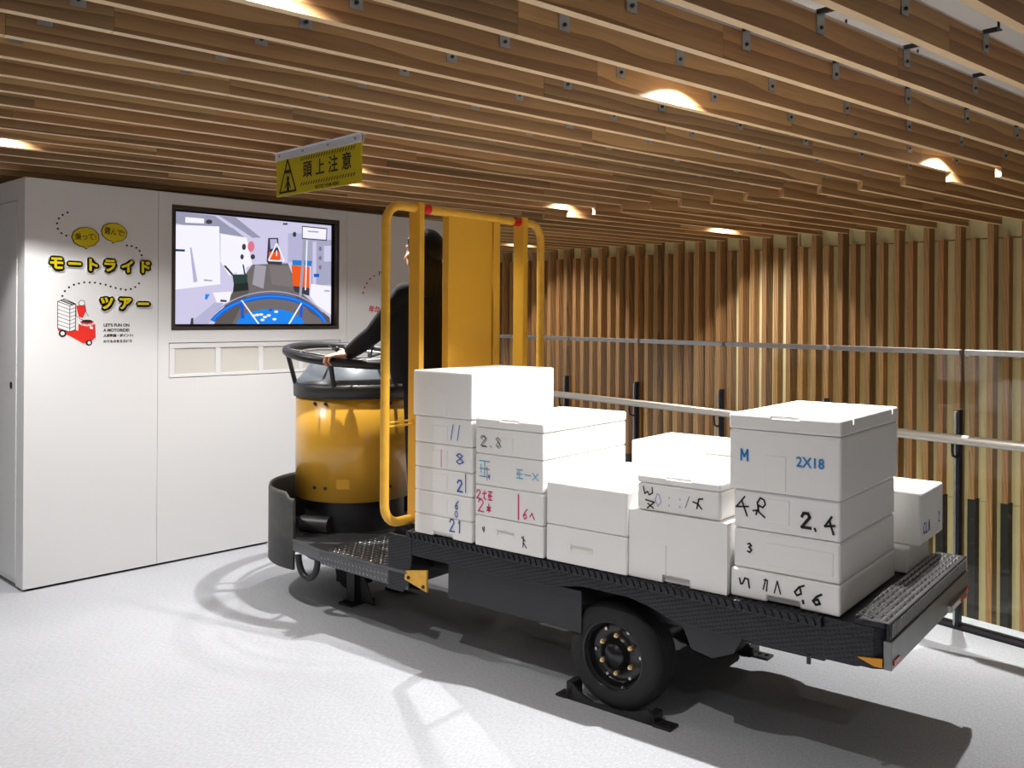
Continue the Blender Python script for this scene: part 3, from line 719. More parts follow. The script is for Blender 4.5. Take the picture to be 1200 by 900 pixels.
def bubble(cx, cz, rx, rz, txt, rot, tail, label):
    root = empty('speech_bubble', (0, YW, 0), label=label, cat='sign', group='yellow speech bubbles')
    fn = lambda u, v, h: (u, -h, v)
    def out(g):
        pts = []
        for i in range(66):
            t = 2 * pi * i / 66; k = 1 + 0.045 * abs(sin(5.5 * t)) + g
            x, z = rx * k * cos(t), rz * k * sin(t)
            if abs(t - 1.5 * pi) < 0.09: z -= rz * 0.20 * (1 + g)
            pts.append((cx + x * cos(rot) - z * sin(rot), cz + x * sin(rot) + z * cos(rot)))
        return pts
    MB().prism(out(0.05), fn, 0.0, 0.004).build('outline', M['lbrown'], root)
    MB().prism(out(-0.02), fn, 0.004, 0.0055).build('face', M['lyellow'], root)
    t = MB(); put_text(t, fn, txt, 0.042, 0.0006, 0.0003, 0, at=(cx, cz), rot=rot, sx=.86, h=0.0062); t.build('writing', M['lbrown'], root)
bubble(2.046, 1.932, 0.070, 0.052, '乗って!', 0.05, 0, 'left yellow cloud speech bubble above the wall lettering')
bubble(2.206, 1.970, 0.069, 0.050, '選んで!', -0.10, 0, 'right yellow cloud speech bubble, set a little higher')
def dots(pts, mat, r, label, name='dotted_line'):
    o = empty(name, (pts[0][0], YW, pts[0][1]), label=label, cat='print', group='dotted lines on the wall')
    me = MB().cyl((0, 0, 0), (0, -0.0015, 0), r, 12).mesh('dot', mat)
    for x, z in pts: inst('dot', me, o, (x - pts[0][0], 0, z - pts[0][1]))
    return o
dots([(1.949, 2.063), (1.923, 2.047), (1.903, 2.026), (1.894, 1.998), (1.898, 1.969), (1.917, 1.946), (1.943, 1.934)], M['ink'], 0.0058, 'curved dotted line left of the left speech bubble')
dots([(2.281, 1.9), (2.308, 1.898), (2.336, 1.89), (2.356, 1.873), (2.368, 1.848)], M['ink'], 0.0058, 'short dotted arc right of the right speech bubble')
dots([(2.353, 1.682), (2.331, 1.66), (2.305, 1.647), (2.275, 1.642), (2.246, 1.646), (2.217, 1.651), (2.188, 1.659), (2.16, 1.668), (2.13, 1.673), (2.1, 1.678), (2.071, 1.678), (2.041, 1.678), (2.012, 1.671), (1.985, 1.663), (1.959, 1.648), (1.937, 1.626), (1.924, 1.599)], M['ink'], 0.0058, 'long wavy dotted line between the two rows of lettering')
dots([(3.982, 1.664), (3.995, 1.702), (4.014, 1.735), (4.043, 1.766), (4.078, 1.789)], M['ppink'], 0.0075, 'curved line of red dots right of the wall screen')
t = MB(); put_text(t, WF, '1988', 0.042, 0.0015, 0.0003, 0, at=(4.158, 1.810), sx=1.0, h=0.0006, rot=0.04)
tag(t.build('year_print', M['ink']), 'small black digits after the red dotted arc', 'print')
t = MB(); put_text(t, WF, '年から', 0.05, 0.002, 0.0003, 0, at=(4.11, 1.545), h=0.0006)
tag(t.build('caption_print', M['ppink']), 'small pink characters low right of the wall screen behind the arm', 'print')
t = MB()
for s_, x, z, sz in (("LET'S FUN ON", 2.149, 1.436, 0.0235), ('A MOTORIDE!', 2.149, 1.407, 0.0235), ('人気動画・ポイント!', 2.149, 1.376, 0.0185), ('のりものをえらぼう', 2.149, 1.343, 0.0185)):
    put_text(t, WF, s_, sz, 0.0008, 0.0003, 0, align='LEFT', at=(x, z), h=0.0006)
tag(t.build('small_caption', M['ink']), 'four lines of tiny black text right of the red truck drawing', 'print')

# drawing of a red turret truck, printed flat on the wall
ill = empty('truck_drawing', (0, YW, 0), label='printed drawing of a red turret truck with driver and stacked boxes', cat='print')
fn = lambda u, v, h: (u, -h, v)
def flat(mats_polys, name, mat, h):
    mb = MB()
    for p in mats_polys: mb.prism(p, fn, 0, h)
    return mb.build(name, mat, ill)
flat([[(1.899, 1.568), (1.936, 1.584), (1.995, 1.556), (1.993, 1.415), (1.964, 1.400), (1.900, 1.422)], [(2.012, 1.566), (2.024, 1.576), (2.040, 1.572), (2.044, 1.556), (2.030, 1.546), (2.014, 1.550)],
      [(1.998, 1.50), (2.010, 1.505), (2.02, 1.478), (2.045, 1.466), (2.04, 1.456), (2.005, 1.472)]], 'white_print', M['lwhite'], 0.0006)
lines = MB()
def L(p, w=0.0035): ribbon(lines, p, w, fn, 0, 0.0012)
L([(1.899, 1.568), (1.900, 1.422), (1.964, 1.400), (1.964, 1.545), (1.899, 1.568), (1.936, 1.584), (1.995, 1.556), (1.964, 1.545)]); L([(1.995, 1.556), (1.994, 1.412), (1.964, 1.400)])
for i in range(1, 7):
    q = i / 7; L([(1.899, 1.568 - .146 * q), (1.964, 1.545 - .145 * q), (1.995, 1.556 - .143 * q)], 0.0026)
L([(1.915, 1.575), (1.978, 1.551)], 0.006); L([(1.927, 1.579), (1.988, 1.556)], 0.005)
L([(2.012, 1.566), (2.024, 1.578), (2.042, 1.573), (2.045, 1.555), (2.030, 1.545), (2.014, 1.550), (2.012, 1.566)], 0.003)
L([(1.996, 1.548), (1.998, 1.49), (2.02, 1.472), (2.046, 1.462)], 0.003); L([(2.046, 1.548), (2.052, 1.51), (2.064, 1.488)], 0.003)
lines.build('line_print', M['ink'], ill)
flat([[(1.998, 1.546), (2.020, 1.548), (2.046, 1.548), (2.050, 1.515), (2.034, 1.478), (2.012, 1.484), (2.004, 1.520)],
      [(1.898, 1.421), (1.904, 1.406), (1.964, 1.378), (2.036, 1.335), (2.080, 1.344), (2.106, 1.368), (2.102, 1.452), (2.075, 1.468), (2.040, 1.466), (2.012, 1.452), (2.010, 1.405), (1.994, 1.412), (1.964, 1.398)]], 'red_print', M['pred'], 0.0008)
def printed(name, mat, shape):
    mb = MB(); shape(mb); return mb.build(name, mat, ill)
printed('wheel_print', M['ink'], lambda b: disc(b, 1.926, 1.392, 0.021, fn, 0, 0.0013, 16))
printed('wheel_print', M['ink'], lambda b: disc(b, 2.068, 1.338, 0.019, fn, 0, 0.0013, 16, 0.016))
printed('ring_print', M['ink'], lambda b: disc(b, 2.058, 1.460, 0.030, fn, 0, 0.0016, 18, 0.008))
printed('hub_print', M['lwhite'], lambda b: disc(b, 1.926, 1.392, 0.011, fn, 0, 0.0018, 14))
printed('hub_print', M['lwhite'], lambda b: disc(b, 2.070, 1.338, 0.009, fn, 0, 0.0018, 14))
printed('plate_print', M['lwhite'], lambda b: b.prism([(2.072, 1.432), (2.090, 1.428), (2.090, 1.414), (2.074, 1.418)], fn, 0.0009, 0.0012))
printed('rim_print', M['lwhite'], lambda b: ribbon(b, [(2.014, 1.452), (2.03, 1.440), (2.058, 1.436), (2.085, 1.441), (2.102, 1.452)], 0.010, fn, 0, 0.0015))

# ================================================================== hanging caution sign
SG = radians(87.6)
sg = empty('caution_sign', (2.467, 3.969, 2.30), SG + pi, label='yellow overhead caution sign hanging from the ceiling slats', cat='sign')
# local: x runs from the far end towards the near end, -y faces the room on the left
MB().box(0, 0.732, -0.004, 0.004, -0.214, -0.030).build('face_panel', M['signy'], sg, bevel=0.001)
MB().box(-0.004, 0.736, -0.010, -0.0045, -0.036, 0.004).box(-0.004, 0.736, 0.0045, 0.010, -0.036, 0.004).box(-0.004, 0.736, -0.022, 0.022, -0.001, 0.004).build('hanging_rail', M['signw'], sg, bevel=0.001)
for i in range(4):
    x = 0.04 + i * 0.218
    MB().cyl((x, -0.010, -0.016), (x, -0.014, -0.016), 0.006, 8).build('bolt', M['steel'], sg)
for sgn in (1, -1):
    fx = (lambda u, v, h: (u, -0.0045 - h, v)) if sgn == 1 else (lambda u, v, h: (0.732 - u, 0.0045 + h, v))
    w = MB()
    # triangle with a head-bump figure
    tri = [(0.108, -0.040), (0.186, -0.196), (0.034, -0.196)]
    for p, q in zip(tri, tri[1:] + tri[:1]): ribbon(w, [p, q], 0.010, fx, 0, 0.0003)
    ribbon(w, [(0.082, -0.098), (0.136, -0.098)], 0.016, fx, 0, 0.0003)
    disc(w, 0.112, -0.132, 0.013, fx, 0, 0.0003)
    ribbon(w, [(0.112, -0.150), (0.112, -0.192)], 0.022, fx, 0, 0.0003); ribbon(w, [(0.100, -0.155), (0.085, -0.175)], 0.008, fx, 0, 0.0003); ribbon(w, [(0.124, -0.155), (0.135, -0.178)], 0.008, fx, 0, 0.0003)
    ribbon(w, [(0.100, -0.108), (0.096, -0.116)], 0.005, fx, 0, 0.0003); ribbon(w, [(0.122, -0.108), (0.128, -0.116)], 0.005, fx, 0, 0.0003)
    for i in range(21):
        x = 0.232 + i * 0.0222
        for z in (-0.052, -0.172): ribbon(w, [(x, z - 0.006), (x + 0.009, z + 0.006)], 0.007, fx, 0, 0.0003)
    for ch, x in zip('頭上注意', (0.290, 0.400, 0.510, 0.620)): put_text(w, fx, ch, 0.082, 0.0010, 0.0002, 0, at=(x, -0.112), h=0.0005)
    put_text(w, fx, 'NOTICE YOUR HEAD', 0.021, 0.0005, 0.0002, 0, at=(0.46, -0.199), h=0.0005)
    w.build('sign_print', M['ink'], sg)
# ================================================================== the turret truck (local x across, y forward, z up)
TH = radians(5.3); TO = Vector((2.808, 1.078, 0))
TW = Matrix.Translation(TO) @ Matrix.Rotation(TH, 4, 'Z')
truck = empty('turret_truck', TO, TH, label='yellow and black turret truck with round steering ring and loaded flat deck', cat='truck')
DW, DL, DZ = 1.035, 2.05, 0.55
# deck plate and skirts
MB().box(0.006, DW - 0.006, 0.055, DL, 0.512, 0.546).build('deck_plate', M['blackplate'], truck)
def side_skirt(x0, x1, sgn):
    # lower edge rises over the wheel
    pts = [(0.0, 0.515), (0.0, 0.424), (0.10, 0.412), (0.62, 0.412), (0.74, 0.420), (0.84, 0.452), (0.93, 0.468), (1.13, 0.468), (1.24, 0.448), (1.40, 0.432), (DL, 0.436), (DL, 0.515)]
    pts = [(y if y else 0.055, z) for y, z in pts]
    return MB().prism(pts, lambda u, v, h: (h, u, v), x0, x1).build('side_skirt', M['blackplate'], truck, bevel=0.003)
side_skirt(0.004, 0.016, 1); side_skirt(DW - 0.016, DW - 0.004, -1)
# raised tread strips along both edges
for x0, x1 in ((-0.022, 0.030), (DW - 0.030, DW + 0.022)):
    st = MB().prism([(x0 + .003, .515), (x1 - .003, .515), (x1, .549), (x0, .549)] if x0 < 0 else [(x0 + .003, .515), (x1 - .003, .515), (x1, .549), (x0, .549)], lambda u, v, h: (u, h, v), 0.20, DL).build('tread_strip', M['blackplate'], truck, bevel=0.004)
    lg = MB()
    xs = x0 if x0 < 0 else x1; sd = -1 if x0 < 0 else 1
    for i in range(66):
        y = 0.215 + i * 0.0277
        lg.prism([(y, .521), (y + .008, .520), (y + .018, .543), (y + .010, .544)], lambda u, v, h: (xs + sd * h, u, v), -0.004, 0.0035)
        lg.prism([(x0 + .008, y), (x0 + .012, y + .012), (x1 - .008, y + .018), (x1 - .012, y + .006)], lambda u, v, h: (u, v, h), 0.547, 0.5515)
    tag(lg.build('tread_lugs', M['blackplate'], st), kind='stuff')
# chamfered corner pieces and rear lip
MB().prism([(0.0, 0.20), (0.03, 0.20), (0.03, 0.06), (0.055, 0.035), (0.055, 0.0), (0.028, 0.0), (0.0, 0.045)], lambda u, v, h: (u, v, h), 0.418, 0.514).build('rear_corner', M['blackplate'], truck, bevel=0.004)
MB().prism([(DW - u, v) for u, v in [(0.0, 0.20), (0.03, 0.20), (0.03, 0.06), (0.055, 0.035), (0.055, 0.0), (0.028, 0.0), (0.0, 0.045)]], lambda u, v, h: (u, v, h), 0.418, 0.514).build('rear_corner', M['blackplate'], truck, bevel=0.004)
MB().prism([(0.0, 0.20), (0.0, 0.045), (0.028, 0.0), (DW - 0.028, 0.0), (DW, 0.045), (DW, 0.20)], lambda u, v, h: (u, v, h), 0.505, 0.548).build('deck_end', M['blackplate'], truck, bevel=0.003)
lip = MB().prism([(0.012, 0.0), (DW - 0.012, 0.0), (DW, 0.012), (DW, 0.10), (DW - 0.05, 0.115), (0.05, 0.115), (0.0, 0.10), (0.0, 0.012)], lambda u, v, h: (u, v, h), 0.549, 0.566)
lip.box(0.0, DW, -0.004, 0.006, 0.512, 0.566)
rl = lip.build('rear_lip', M['blackplate'], truck, bevel=0.003)
lg = MB()
for j in range(5):
    for i in range(40):
        x = 0.03 + i * 0.0250 + (0.0125 if j % 2 else 0); y = 0.016 + j * 0.021
        if x > DW - 0.03: continue
        s = 1 if (i + j) % 2 else -1
        lg.add([(x - .009 * s, y - .006, .566), (x, y - .003 * s, .5715), (x + .009 * s, y + .006, .566), (x, y + .004 * s, .5715), (x + .002, y - .006, .566), (x - .002, y + .006, .566)],
               [(0, 4, 1), (1, 4, 2), (1, 2, 3), (3, 2, 5), (3, 5, 0), (0, 1, 3)])
for i in range(44):
    x = 0.02 + i * 0.0228
    lg.prism([(x, .520), (x + .006, .520), (x + .013, .560), (x + .007, .560)], lambda u, v, h: (u, h, v), -0.008, 0.0)
tag(lg.build('tread_lugs', M['lug'], rl), kind='stuff')
pl = MB().box(0.0, DW, -0.010, 0.014, 0.424, 0.512).build('tail_plate', M['plate'], truck, bevel=0.002)
for x in (0.05, DW - 0.05): MB().box(x - 0.032, x + 0.032, -0.014, -0.009, 0.437, 0.452).build('reflector', M['red'], pl)
lb = MB().box(0.70, 0.96, -0.022, -0.009, 0.428, 0.452, 0).box(0.72, 0.84, -0.024, -0.021, 0.434, 0.447, 1).box(0.85, 0.94, -0.024, -0.021, 0.434, 0.447, 2)
lb.build('light_bar', [M['chrome'], M['lwhite'], M['red']], pl)
MB().prism([(0.092, .448), (0.016, .457), (0.016, .430), (0.040, .430)], lambda u, v, h: (h, u, v), -0.006, 0.001).build('side_marker', M['amber'], truck)
MB().box(-0.002, 0.006, 0.24, 0.252, 0.386, 0.414).build('lashing_pin', M['black'], truck)
# chassis
for x in (0.16, DW - 0.24): MB().box(x, x + 0.08, 0.25, 2.10, 0.345, 0.512).build('chassis_beam', M['black'], truck, bevel=0.004)
MB().box(0.05, 0.058, 1.16, 1.86, 0.268, 0.436).build('side_panel', M['black'], truck, bevel=0.004)
MB().box(DW - 0.058, DW - 0.05, 1.16, 1.86, 0.268, 0.436).build('side_panel', M['black'], truck, bevel=0.004)
MB().box(0.13, DW - 0.13, 1.30, 1.80, 0.25, 0.345).build('battery_box', M['black'], truck, bevel=0.008)
for yy in (0.62,):
    for x0 in (0.03, DW - 0.13):
        MB().prism([(yy - 0.14, .412), (yy + .10, .412), (yy + .06, .325), (yy - .02, .31), (yy - 0.10, .345)], lambda u, v, h: (h, u, v), x0, x0 + 0.10).build('step_bracket', M['black'], truck, bevel=0.004)
# rear axle and wheels
MB().cyl((0.16, 1.03, 0.205), (DW - 0.16, 1.03, 0.205), 0.045, 16).build('rear_axle', M['black'], truck)
def wheel(xo, sd):
    w = empty('wheel', (xo, 1.03, 0.205)); w.parent = truck
    R = 0.205
    tp = [(0.128, 0.008), (0.140, 0.001), (0.150, 0.0), (0.170, -0.002), (0.190, 0.008), (0.201, 0.022), (R, 0.036)]
    for k in range(5): # circumferential grooves
        z = 0.042 + k * 0.018; tp += [(R, z), (R - 0.006, z + 0.003), (R - 0.006, z + 0.006), (R, z + 0.009)]
    tp += [(R, 0.134), (0.199, 0.147), (0.188, 0.160), (0.150, 0.168), (0.128, 0.160), (0.122, 0.150), (0.122, 0.02), (0.128, 0.008)]
    t = MB().lathe(tp, n=48, m=0); t.v = [(sd * z, x, y) for x, y, z in t.v]
    ty = t.build('tyre', M['rubber'], truck)
    ty.parent = w
    rp = [(0.136, 0.006), (0.130, 0.002), (0.126, 0.010), (0.122, 0.030), (0.112, 0.050), (0.106, 0.058), (0.060, 0.050), (0.052, 0.040), (0.045, 0.020), (0.040, 0.012), (0.0, 0.008)]
    r = MB().lathe(rp, n=40); r.v = [(sd * z, x, y) for x, y, z in r.v]
    r.build('rim', M['rim'], w)
    for i in range(6):
        t = pi / 6 + i * pi / 3; y, z = 0.072 * cos(t), 0.072 * sin(t)
        MB().cyl((sd * 0.058, y, z), (sd * 0.034, y, z), 0.0095, 6).cyl((sd * 0.034, y, z), (sd * 0.026, y, z), 0.006, 8).build('lug_nut', M['brass'], w)
        t += pi / 6.5; y, z = 0.100 * cos(t), 0.100 * sin(t)
        MB().cyl((sd * 0.062, y, z), (sd * 0.046, y, z), 0.0065, 6).build('rim_bolt', M['chrome'], w)
    v = MB().cyl((sd * 0.02, -0.05, -0.112), (sd * 0.006, -0.045, -0.106), 0.004, 8).build('valve', M['chrome'], w)
wheel(0.062, 1); wheel(DW - 0.062, -1)
# floor cradles that hold the wheels
for x0, x1 in ((0.045, 0.105), (DW - 0.105, DW - 0.045)):
    c = MB().prism([(0.80, 0), (1.235, 0), (1.235, .010), (1.20, .070), (1.165, .040), (1.10, .018), (0.96, .018), (0.895, .040), (0.86, .055), (0.83, .012)], lambda u, v, h: (h, u, v), x0, x0 + 0.012)
    c.box(x0 - 0.004, x1, 0.765, 0.84, 0.0, 0.010).box(x0 - 0.004, x1, 1.225, 1.275, 0.0, 0.010).box(x0, x0 + 0.07, 0.835, 0.865, 0.0, 0.04).box(x0, x0 + 0.07, 1.195, 1.225, 0, .07)
    wc = c.build('wheel_cradle', M['black'], truck, bevel=0.002)
    for y in (0.785, 0.815, 1.25): MB().cyl((x0 + .03, y, .010), (x0 + .03, y, .016), 0.008, 8).build('anchor_bolt', M['black'], wc)
# drop side plate in front of the deck
for x in (0.002, DW - 0.016):
    MB().prism([(2.035, .514), (2.185, .514), (2.185, .262), (2.09, .262), (2.05, .31), (2.035, .42)], lambda u, v, h: (h, u, v), x, x + 0.014).build('drop_plate', M['blackplate'], truck, bevel=0.003)
MB().box(0.016, DW - 0.016, 2.05, 2.064, 0.30, 0.545).build('riser_plate', M['black'], truck)
yp = MB().prism([(1.942, .288), (2.078, .322), (2.072, .362), (1.942, .385)], lambda u, v, h: (h, u, v), 0.0, 0.012).build('hinge_plate', M['yellow2'], truck, bevel=0.002)
for y, z in ((1.96, .31), (2.05, .335)): MB().cyl((0.0, y, z), (-0.006, y, z), 0.008, 10).build('plate_bolt', M['black'], yp)
# driver's platform
MB().box(0.07, DW - 0.07, 2.064, 2.95, 0.290, 0.345).build('platform', M['black'], truck, bevel=0.004)
tr = MB().prism([(0.0, 2.06), (0.0, 2.66), (0.05, 2.93), (0.10, 2.95), (DW - .10, 2.95), (DW - .05, 2.93), (DW, 2.66), (DW, 2.06)], lambda u, v, h: (u, v, h), 0.346, 0.361)
tr.prism([(2.06, .346), (2.06, .275), (2.66, .290), (2.66, .346)], lambda u, v, h: (h, u, v), 0.004, 0.016)
tr.prism([(0.004, 2.66), (0.054, 2.93), (0.066, 2.93), (0.016, 2.66)], lambda u, v, h: (u, v, h), 0.300, 0.346)
tp = tr.build('tread_plate', M['tread'], truck, bevel=0.002)
lg = MB()
for i in range(17):
    for j in range(30):
        x = 0.02 + j * 0.033; y = 2.09 + i * 0.032; s = 1 if (i + j) % 2 else -1
        if x > DW - .03: continue
        lg.add([(x - .010 * s, y - .007, .361), (x + .010 * s, y + .007, .361), (x + .003, y - .004 * s, .3645), (x - .003, y + .004 * s, .3645)], [(0, 2, 1), (0, 1, 3), (0, 3, 2)])
for i in range(19):
    for q in range(2):
        y = 2.19 + i * .025; z = .298 + q * .026; lg.add([(.004, y, z - .007), (.004, y + .012, z + .005), (.0005, y + .009, z - .002), (.0005, y + .003, z)], [(0, 2, 1), (0, 3, 2), (0, 1, 3), (1, 2, 3)])
tag(lg.build('tread_lugs', M['lug'], tp), kind='stuff')
# front drum: base, yellow cowl, dark band, grey cone
CX, CY = 0.515, 2.98
MB().cyl((CX, CY, 0.20), (CX, CY, 0.53), 0.27, 40).cyl((CX - .20, CY - 0.05, 0.358), (CX - .20, CY - 0.05, 0.47), 0.04, 16).build('drum_base', M['black'], truck)
MB().cyl((CX - .26, CY - .10, 0.40), (CX - .32, CY + 0.05, 0.40), 0.045, 16).build('motor_housing', M['dgrey'], truck)
cw = MB().lathe([(0.300, 0.535), (0.321, 0.528), (0.321, 1.072), (0.300, 1.074)], (CX, CY), 64).build('drum_cowl', M['yellow'], truck)
MB().lathe([(0.0, 0.536), (0.300, 0.536)], (CX, CY), 48).build('cowl_floor', M['black'], cw)
for t in (radians(188), radians(262), radians(200 - 360 + 360)):
    for z in (0.60, 1.04):
        MB().cyl((CX + .320 * cos(t), CY + .320 * sin(t), z), (CX + .327 * cos(t), CY + .327 * sin(t), z), 0.009, 10).build('cowl_bolt', M['black'], cw)
lab = MB(); n = 8
t0 = radians(211)
lab.add([(CX + .3216 * cos(t0 + k * .03), CY + .3216 * sin(t0 + k * .03), z) for z in (0.600, 0.650) for k in range(n)], [(k, k + 1, n + k + 1, n + k) for k in range(n - 1)])
lab.build('name_plate', plain('ochre_plate', (186, 138, 24), 0.4, bump=0.03), cw)
MB().lathe([(0.30, 1.070), (0.333, 1.066), (0.335, 1.120), (0.328, 1.138), (0.30, 1.142)], (CX, CY), 64).build('drum_band', M['dgrey'], truck)
MB().lathe([(0.320, 1.138), (0.316, 1.150), (0.288, 1.180), (0.248, 1.236), (0.228, 1.247), (0.0, 1.248)], (CX, CY), 64).build('drum_cone', M['grey'], truck)
# panel on top of the cone: dials, stickers, levers
dash = MB().cyl((CX, CY - .02, 1.244), (CX, CY - .02, 1.260), 0.205, 40).build('control_panel', M['bezel'], truck, bevel=0.004)
for x, y, w, d, mt in ((-.10, -.10, .05, .02, 'lwhite'), (-.02, -.13, .07, .025, 'lwhite'), (.07, -.10, .05, .03, 'lwhite'), (-.12, 0, .04, .03, 'lwhite'), (0, -.06, .06, .02, 'lwhite'), (.09, -.03, .04, .02, 'lwhite'),
                       (.015, -.165, .012, .012, 'pred'), (.04, -.165, .012, .012, 'pred'), (-.05, .06, .08, .05, 'dgrey'), (.08, .06, .05, .05, 'dgrey')):
    MB().box(CX + x - w / 2, CX + x + w / 2, CY - .02 + y - d / 2, CY - .02 + y + d / 2, 1.2595, 1.264).build('sticker' if mt != 'dgrey' else 'gauge', M[mt], dash)
for x, y in ((-.14, -.02), (.02, .10), (.13, .02)):
    MB().cyl((CX + x, CY + y, 1.257), (CX + x * 1.1, CY + y * 1.1, 1.315), 0.006, 8).ball((CX + x * 1.1, CY + y * 1.1, 1.32), 0.014).build('lever', M['black'], dash)
# steering ring, tilted a little towards the driver
TILT = radians(6.5); RC = Vector((CX, CY, 1.283)); RR = 0.372
def ring_pt(t, r=RR, dz=0.0):
    x, y = r * cos(t), r * sin(t)
    return RC + Vector((x, y * cos(TILT), y * sin(TILT) + dz))
rg = MB().tube([ring_pt(2 * pi * i / 64) for i in range(64)], 0.0235, 14, closed=True).build('steering_ring', M['black'], truck)
MB().tube([ring_pt(2 * pi * i / 48, 0.30, -0.012) for i in range(48)], 0.009, 8, closed=True).build('inner_ring', M['chrome'], rg)
for t in (35, 145, 208, 268, 325):
    a = radians(t)
    q = ring_pt(a, RR - 0.005, -0.012); p = Vector((CX + 0.322 * cos(a), CY + 0.322 * sin(a), 1.125))
    MB().tube([q, p + (q - p) * 0.15 + Vector((0, 0, 0.0)), p], 0.0125, 8).build('ring_strut', M['black'], truck)
for t in (0, 60, 120, 180, 240, 300):
    a = radians(t + 15); MB().tube([ring_pt(a, RR - 0.02), ring_pt(a, 0.16, -0.02)], 0.007, 8).build('ring_spoke', M['black'], rg)
# wrap-around front bumper
bp = MB(); n = 44; R = 0.462; T = 0.012
aS, aE = radians(186), radians(-6)
ring = []
for i in range(n + 1):
    a = aS + (aE - aS) * i / n
    for (r, z) in ((R, 0.20), (R, 0.575), (R - 0.004, 0.592), (R - T, 0.592), (R - T - .004, 0.575), (R - T - .002, 0.20)):
        ring.append((CX + r * cos(a), CY + r * sin(a), z - (0.03 if (i < 2 or i > n - 2) and z > .5 else 0)))
f = []
for i in range(n):
    for j in range(6): f.append((i * 6 + j, (i + 1) * 6 + j, (i + 1) * 6 + (j + 1) % 6, i * 6 + (j + 1) % 6))
bp.add(ring, f, 0, True); bp.add(ring[:6], [(0, 1, 2, 3, 4, 5)]); bp.add(ring[-6:], [(0, 1, 2, 3, 4, 5)])
bp.build('front_bumper', M['bumper'], truck)
MB().cyl((CX, CY, 0.29), (CX, CY, 0.335), 0.448, 48).build('bumper_floor', M['black'], truck)
MB().tube([(0.045, 2.80 + .075 * cos(t), 0.29 + .105 * sin(t)) for t in [pi + k * pi / 14 for k in range(15)]], 0.017, 10).build('tow_loop', M['black'], truck)
MB().box(CX - .06, CX + .06, 2.90, 3.06, 0.03, 0.30).cyl((CX - .05, CY, .10), (CX + .05, CY, .10), 0.10, 28).build('front_wheel', M['rubber'], truck)
for x in (0.30, DW - 0.40):
    MB().box(x, x + 0.07, 2.74, 2.80, 0.0, 0.30).box(x - 0.04, x + 0.13, 2.72, 2.82, 0, 0.012).prism([(2.72, .012), (2.62, .012), (2.74, .20)], lambda u, v, h: (h, u, v), x + .03, x + .04).build('support_post', M['black'], truck, bevel=0.003)

# back rest: yellow tube loop, two square posts, board
BY = 2.085
bl = MB(); rc = 0.085; xa, xb, za, zb = -0.118, 1.020, 0.585, 1.990
path = []
for cx, cz, a0 in ((xb - rc, zb - rc, 0), (xa + rc, zb - rc, 90), (xa + rc, za + rc, 180), (xb - rc, za + rc, 270)):
    for k in range(7):
        a = radians(a0 + 15 * k); path.append((cx + rc * cos(a), BY, cz + rc * sin(a)))
bl.tube(path, 0.0205, 14, closed=True)
fr = bl.build('back_frame', M['yellow2'], truck)
for x0, x1 in ((0.058, 0.090), (0.826, 0.864)):
    MB().box(x0, x1, BY - 0.034, BY + 0.034, 0.56, 2.014).build('upright', M['yellow'], truck, bevel=0.003)
MB().box(0.2755, 0.598, BY - 0.012, BY + 0.028, 0.56, 1.985).build('backrest_board', M['yellow'], truck, bevel=0.003)
MB().box(0.609, 0.659, BY - 0.014, BY + 0.026, 0.56, 1.985).build('board_stile', M['yellow'], truck, bevel=0.003)
for x in (0.097, 0.772):
    MB().tube([(x, BY, 1.990), (x + 0.055, BY, 1.990)], 0.0225, 14).build('red_band', M['red'], fr)
for z in (1.03, 1.012): MB().cyl((-0.115, BY, z), (0.06, BY, z), 0.0045, 8).build('cross_wire', M['yellow2'], fr)

# ================================================================== foam fish boxes on the deck
BXN = [0]
def foam_shell(d, w, h, notch=False, vseam=False, slot=None):
    """body of one moulded box: rounded edges, hand notch at the foot of the end, raised pad"""
    mb = MB().box(-d / 2, d / 2, -w / 2, w / 2, 0, h)
    o = mb.build('foam_body', M['foam'])
    if notch:
        c = MB().box(-d / 2 - .1, -d / 2 + .016, -0.055, 0.055, -0.1, min(.028, h * .22)).box(d / 2 - .016, d / 2 + .1, -0.055, 0.055, -0.1, min(.028, h * .22))
        co = c.build('cutter', M['foam'])
        bo = o.modifiers.new('notch', 'BOOLEAN'); bo.operation = 'DIFFERENCE'; bo.object = co; bo.solver = 'EXACT'
        bake(o); me = co.data; bpy.data.objects.remove(co); bpy.data.meshes.remove(me)
    if slot:
        u0, u1, v0, v1 = slot
        co = MB().box(-d / 2 - .1, -d / 2 + .014, w / 2 - u1, w / 2 - u0, v0, v1).build('cutter', M['foam'])
        bo = o.modifiers.new('slot', 'BOOLEAN'); bo.operation = 'DIFFERENCE'; bo.object = co; bo.solver = 'EXACT'
        bake(o); me = co.data; bpy.data.objects.remove(co); bpy.data.meshes.remove(me)
    if vseam:
        co = MB().box(-d / 2 - .1, -d / 2 + .003, 0.0390, 0.0415, -.1, h * .55).build('cutter', M['foam'])
        bo = o.modifiers.new('seam', 'BOOLEAN'); bo.operation = 'DIFFERENCE'; bo.object = co; bo.solver = 'EXACT'
        bake(o); me = co.data; bpy.data.objects.remove(co); bpy.data.meshes.remove(me)
    else:
        bv = o.modifiers.new('bevel', 'BEVEL'); bv.width = 0.009; bv.segments = 3; bv.limit_method = 'ANGLE'; bv.angle_limit = radians(40)
    return o
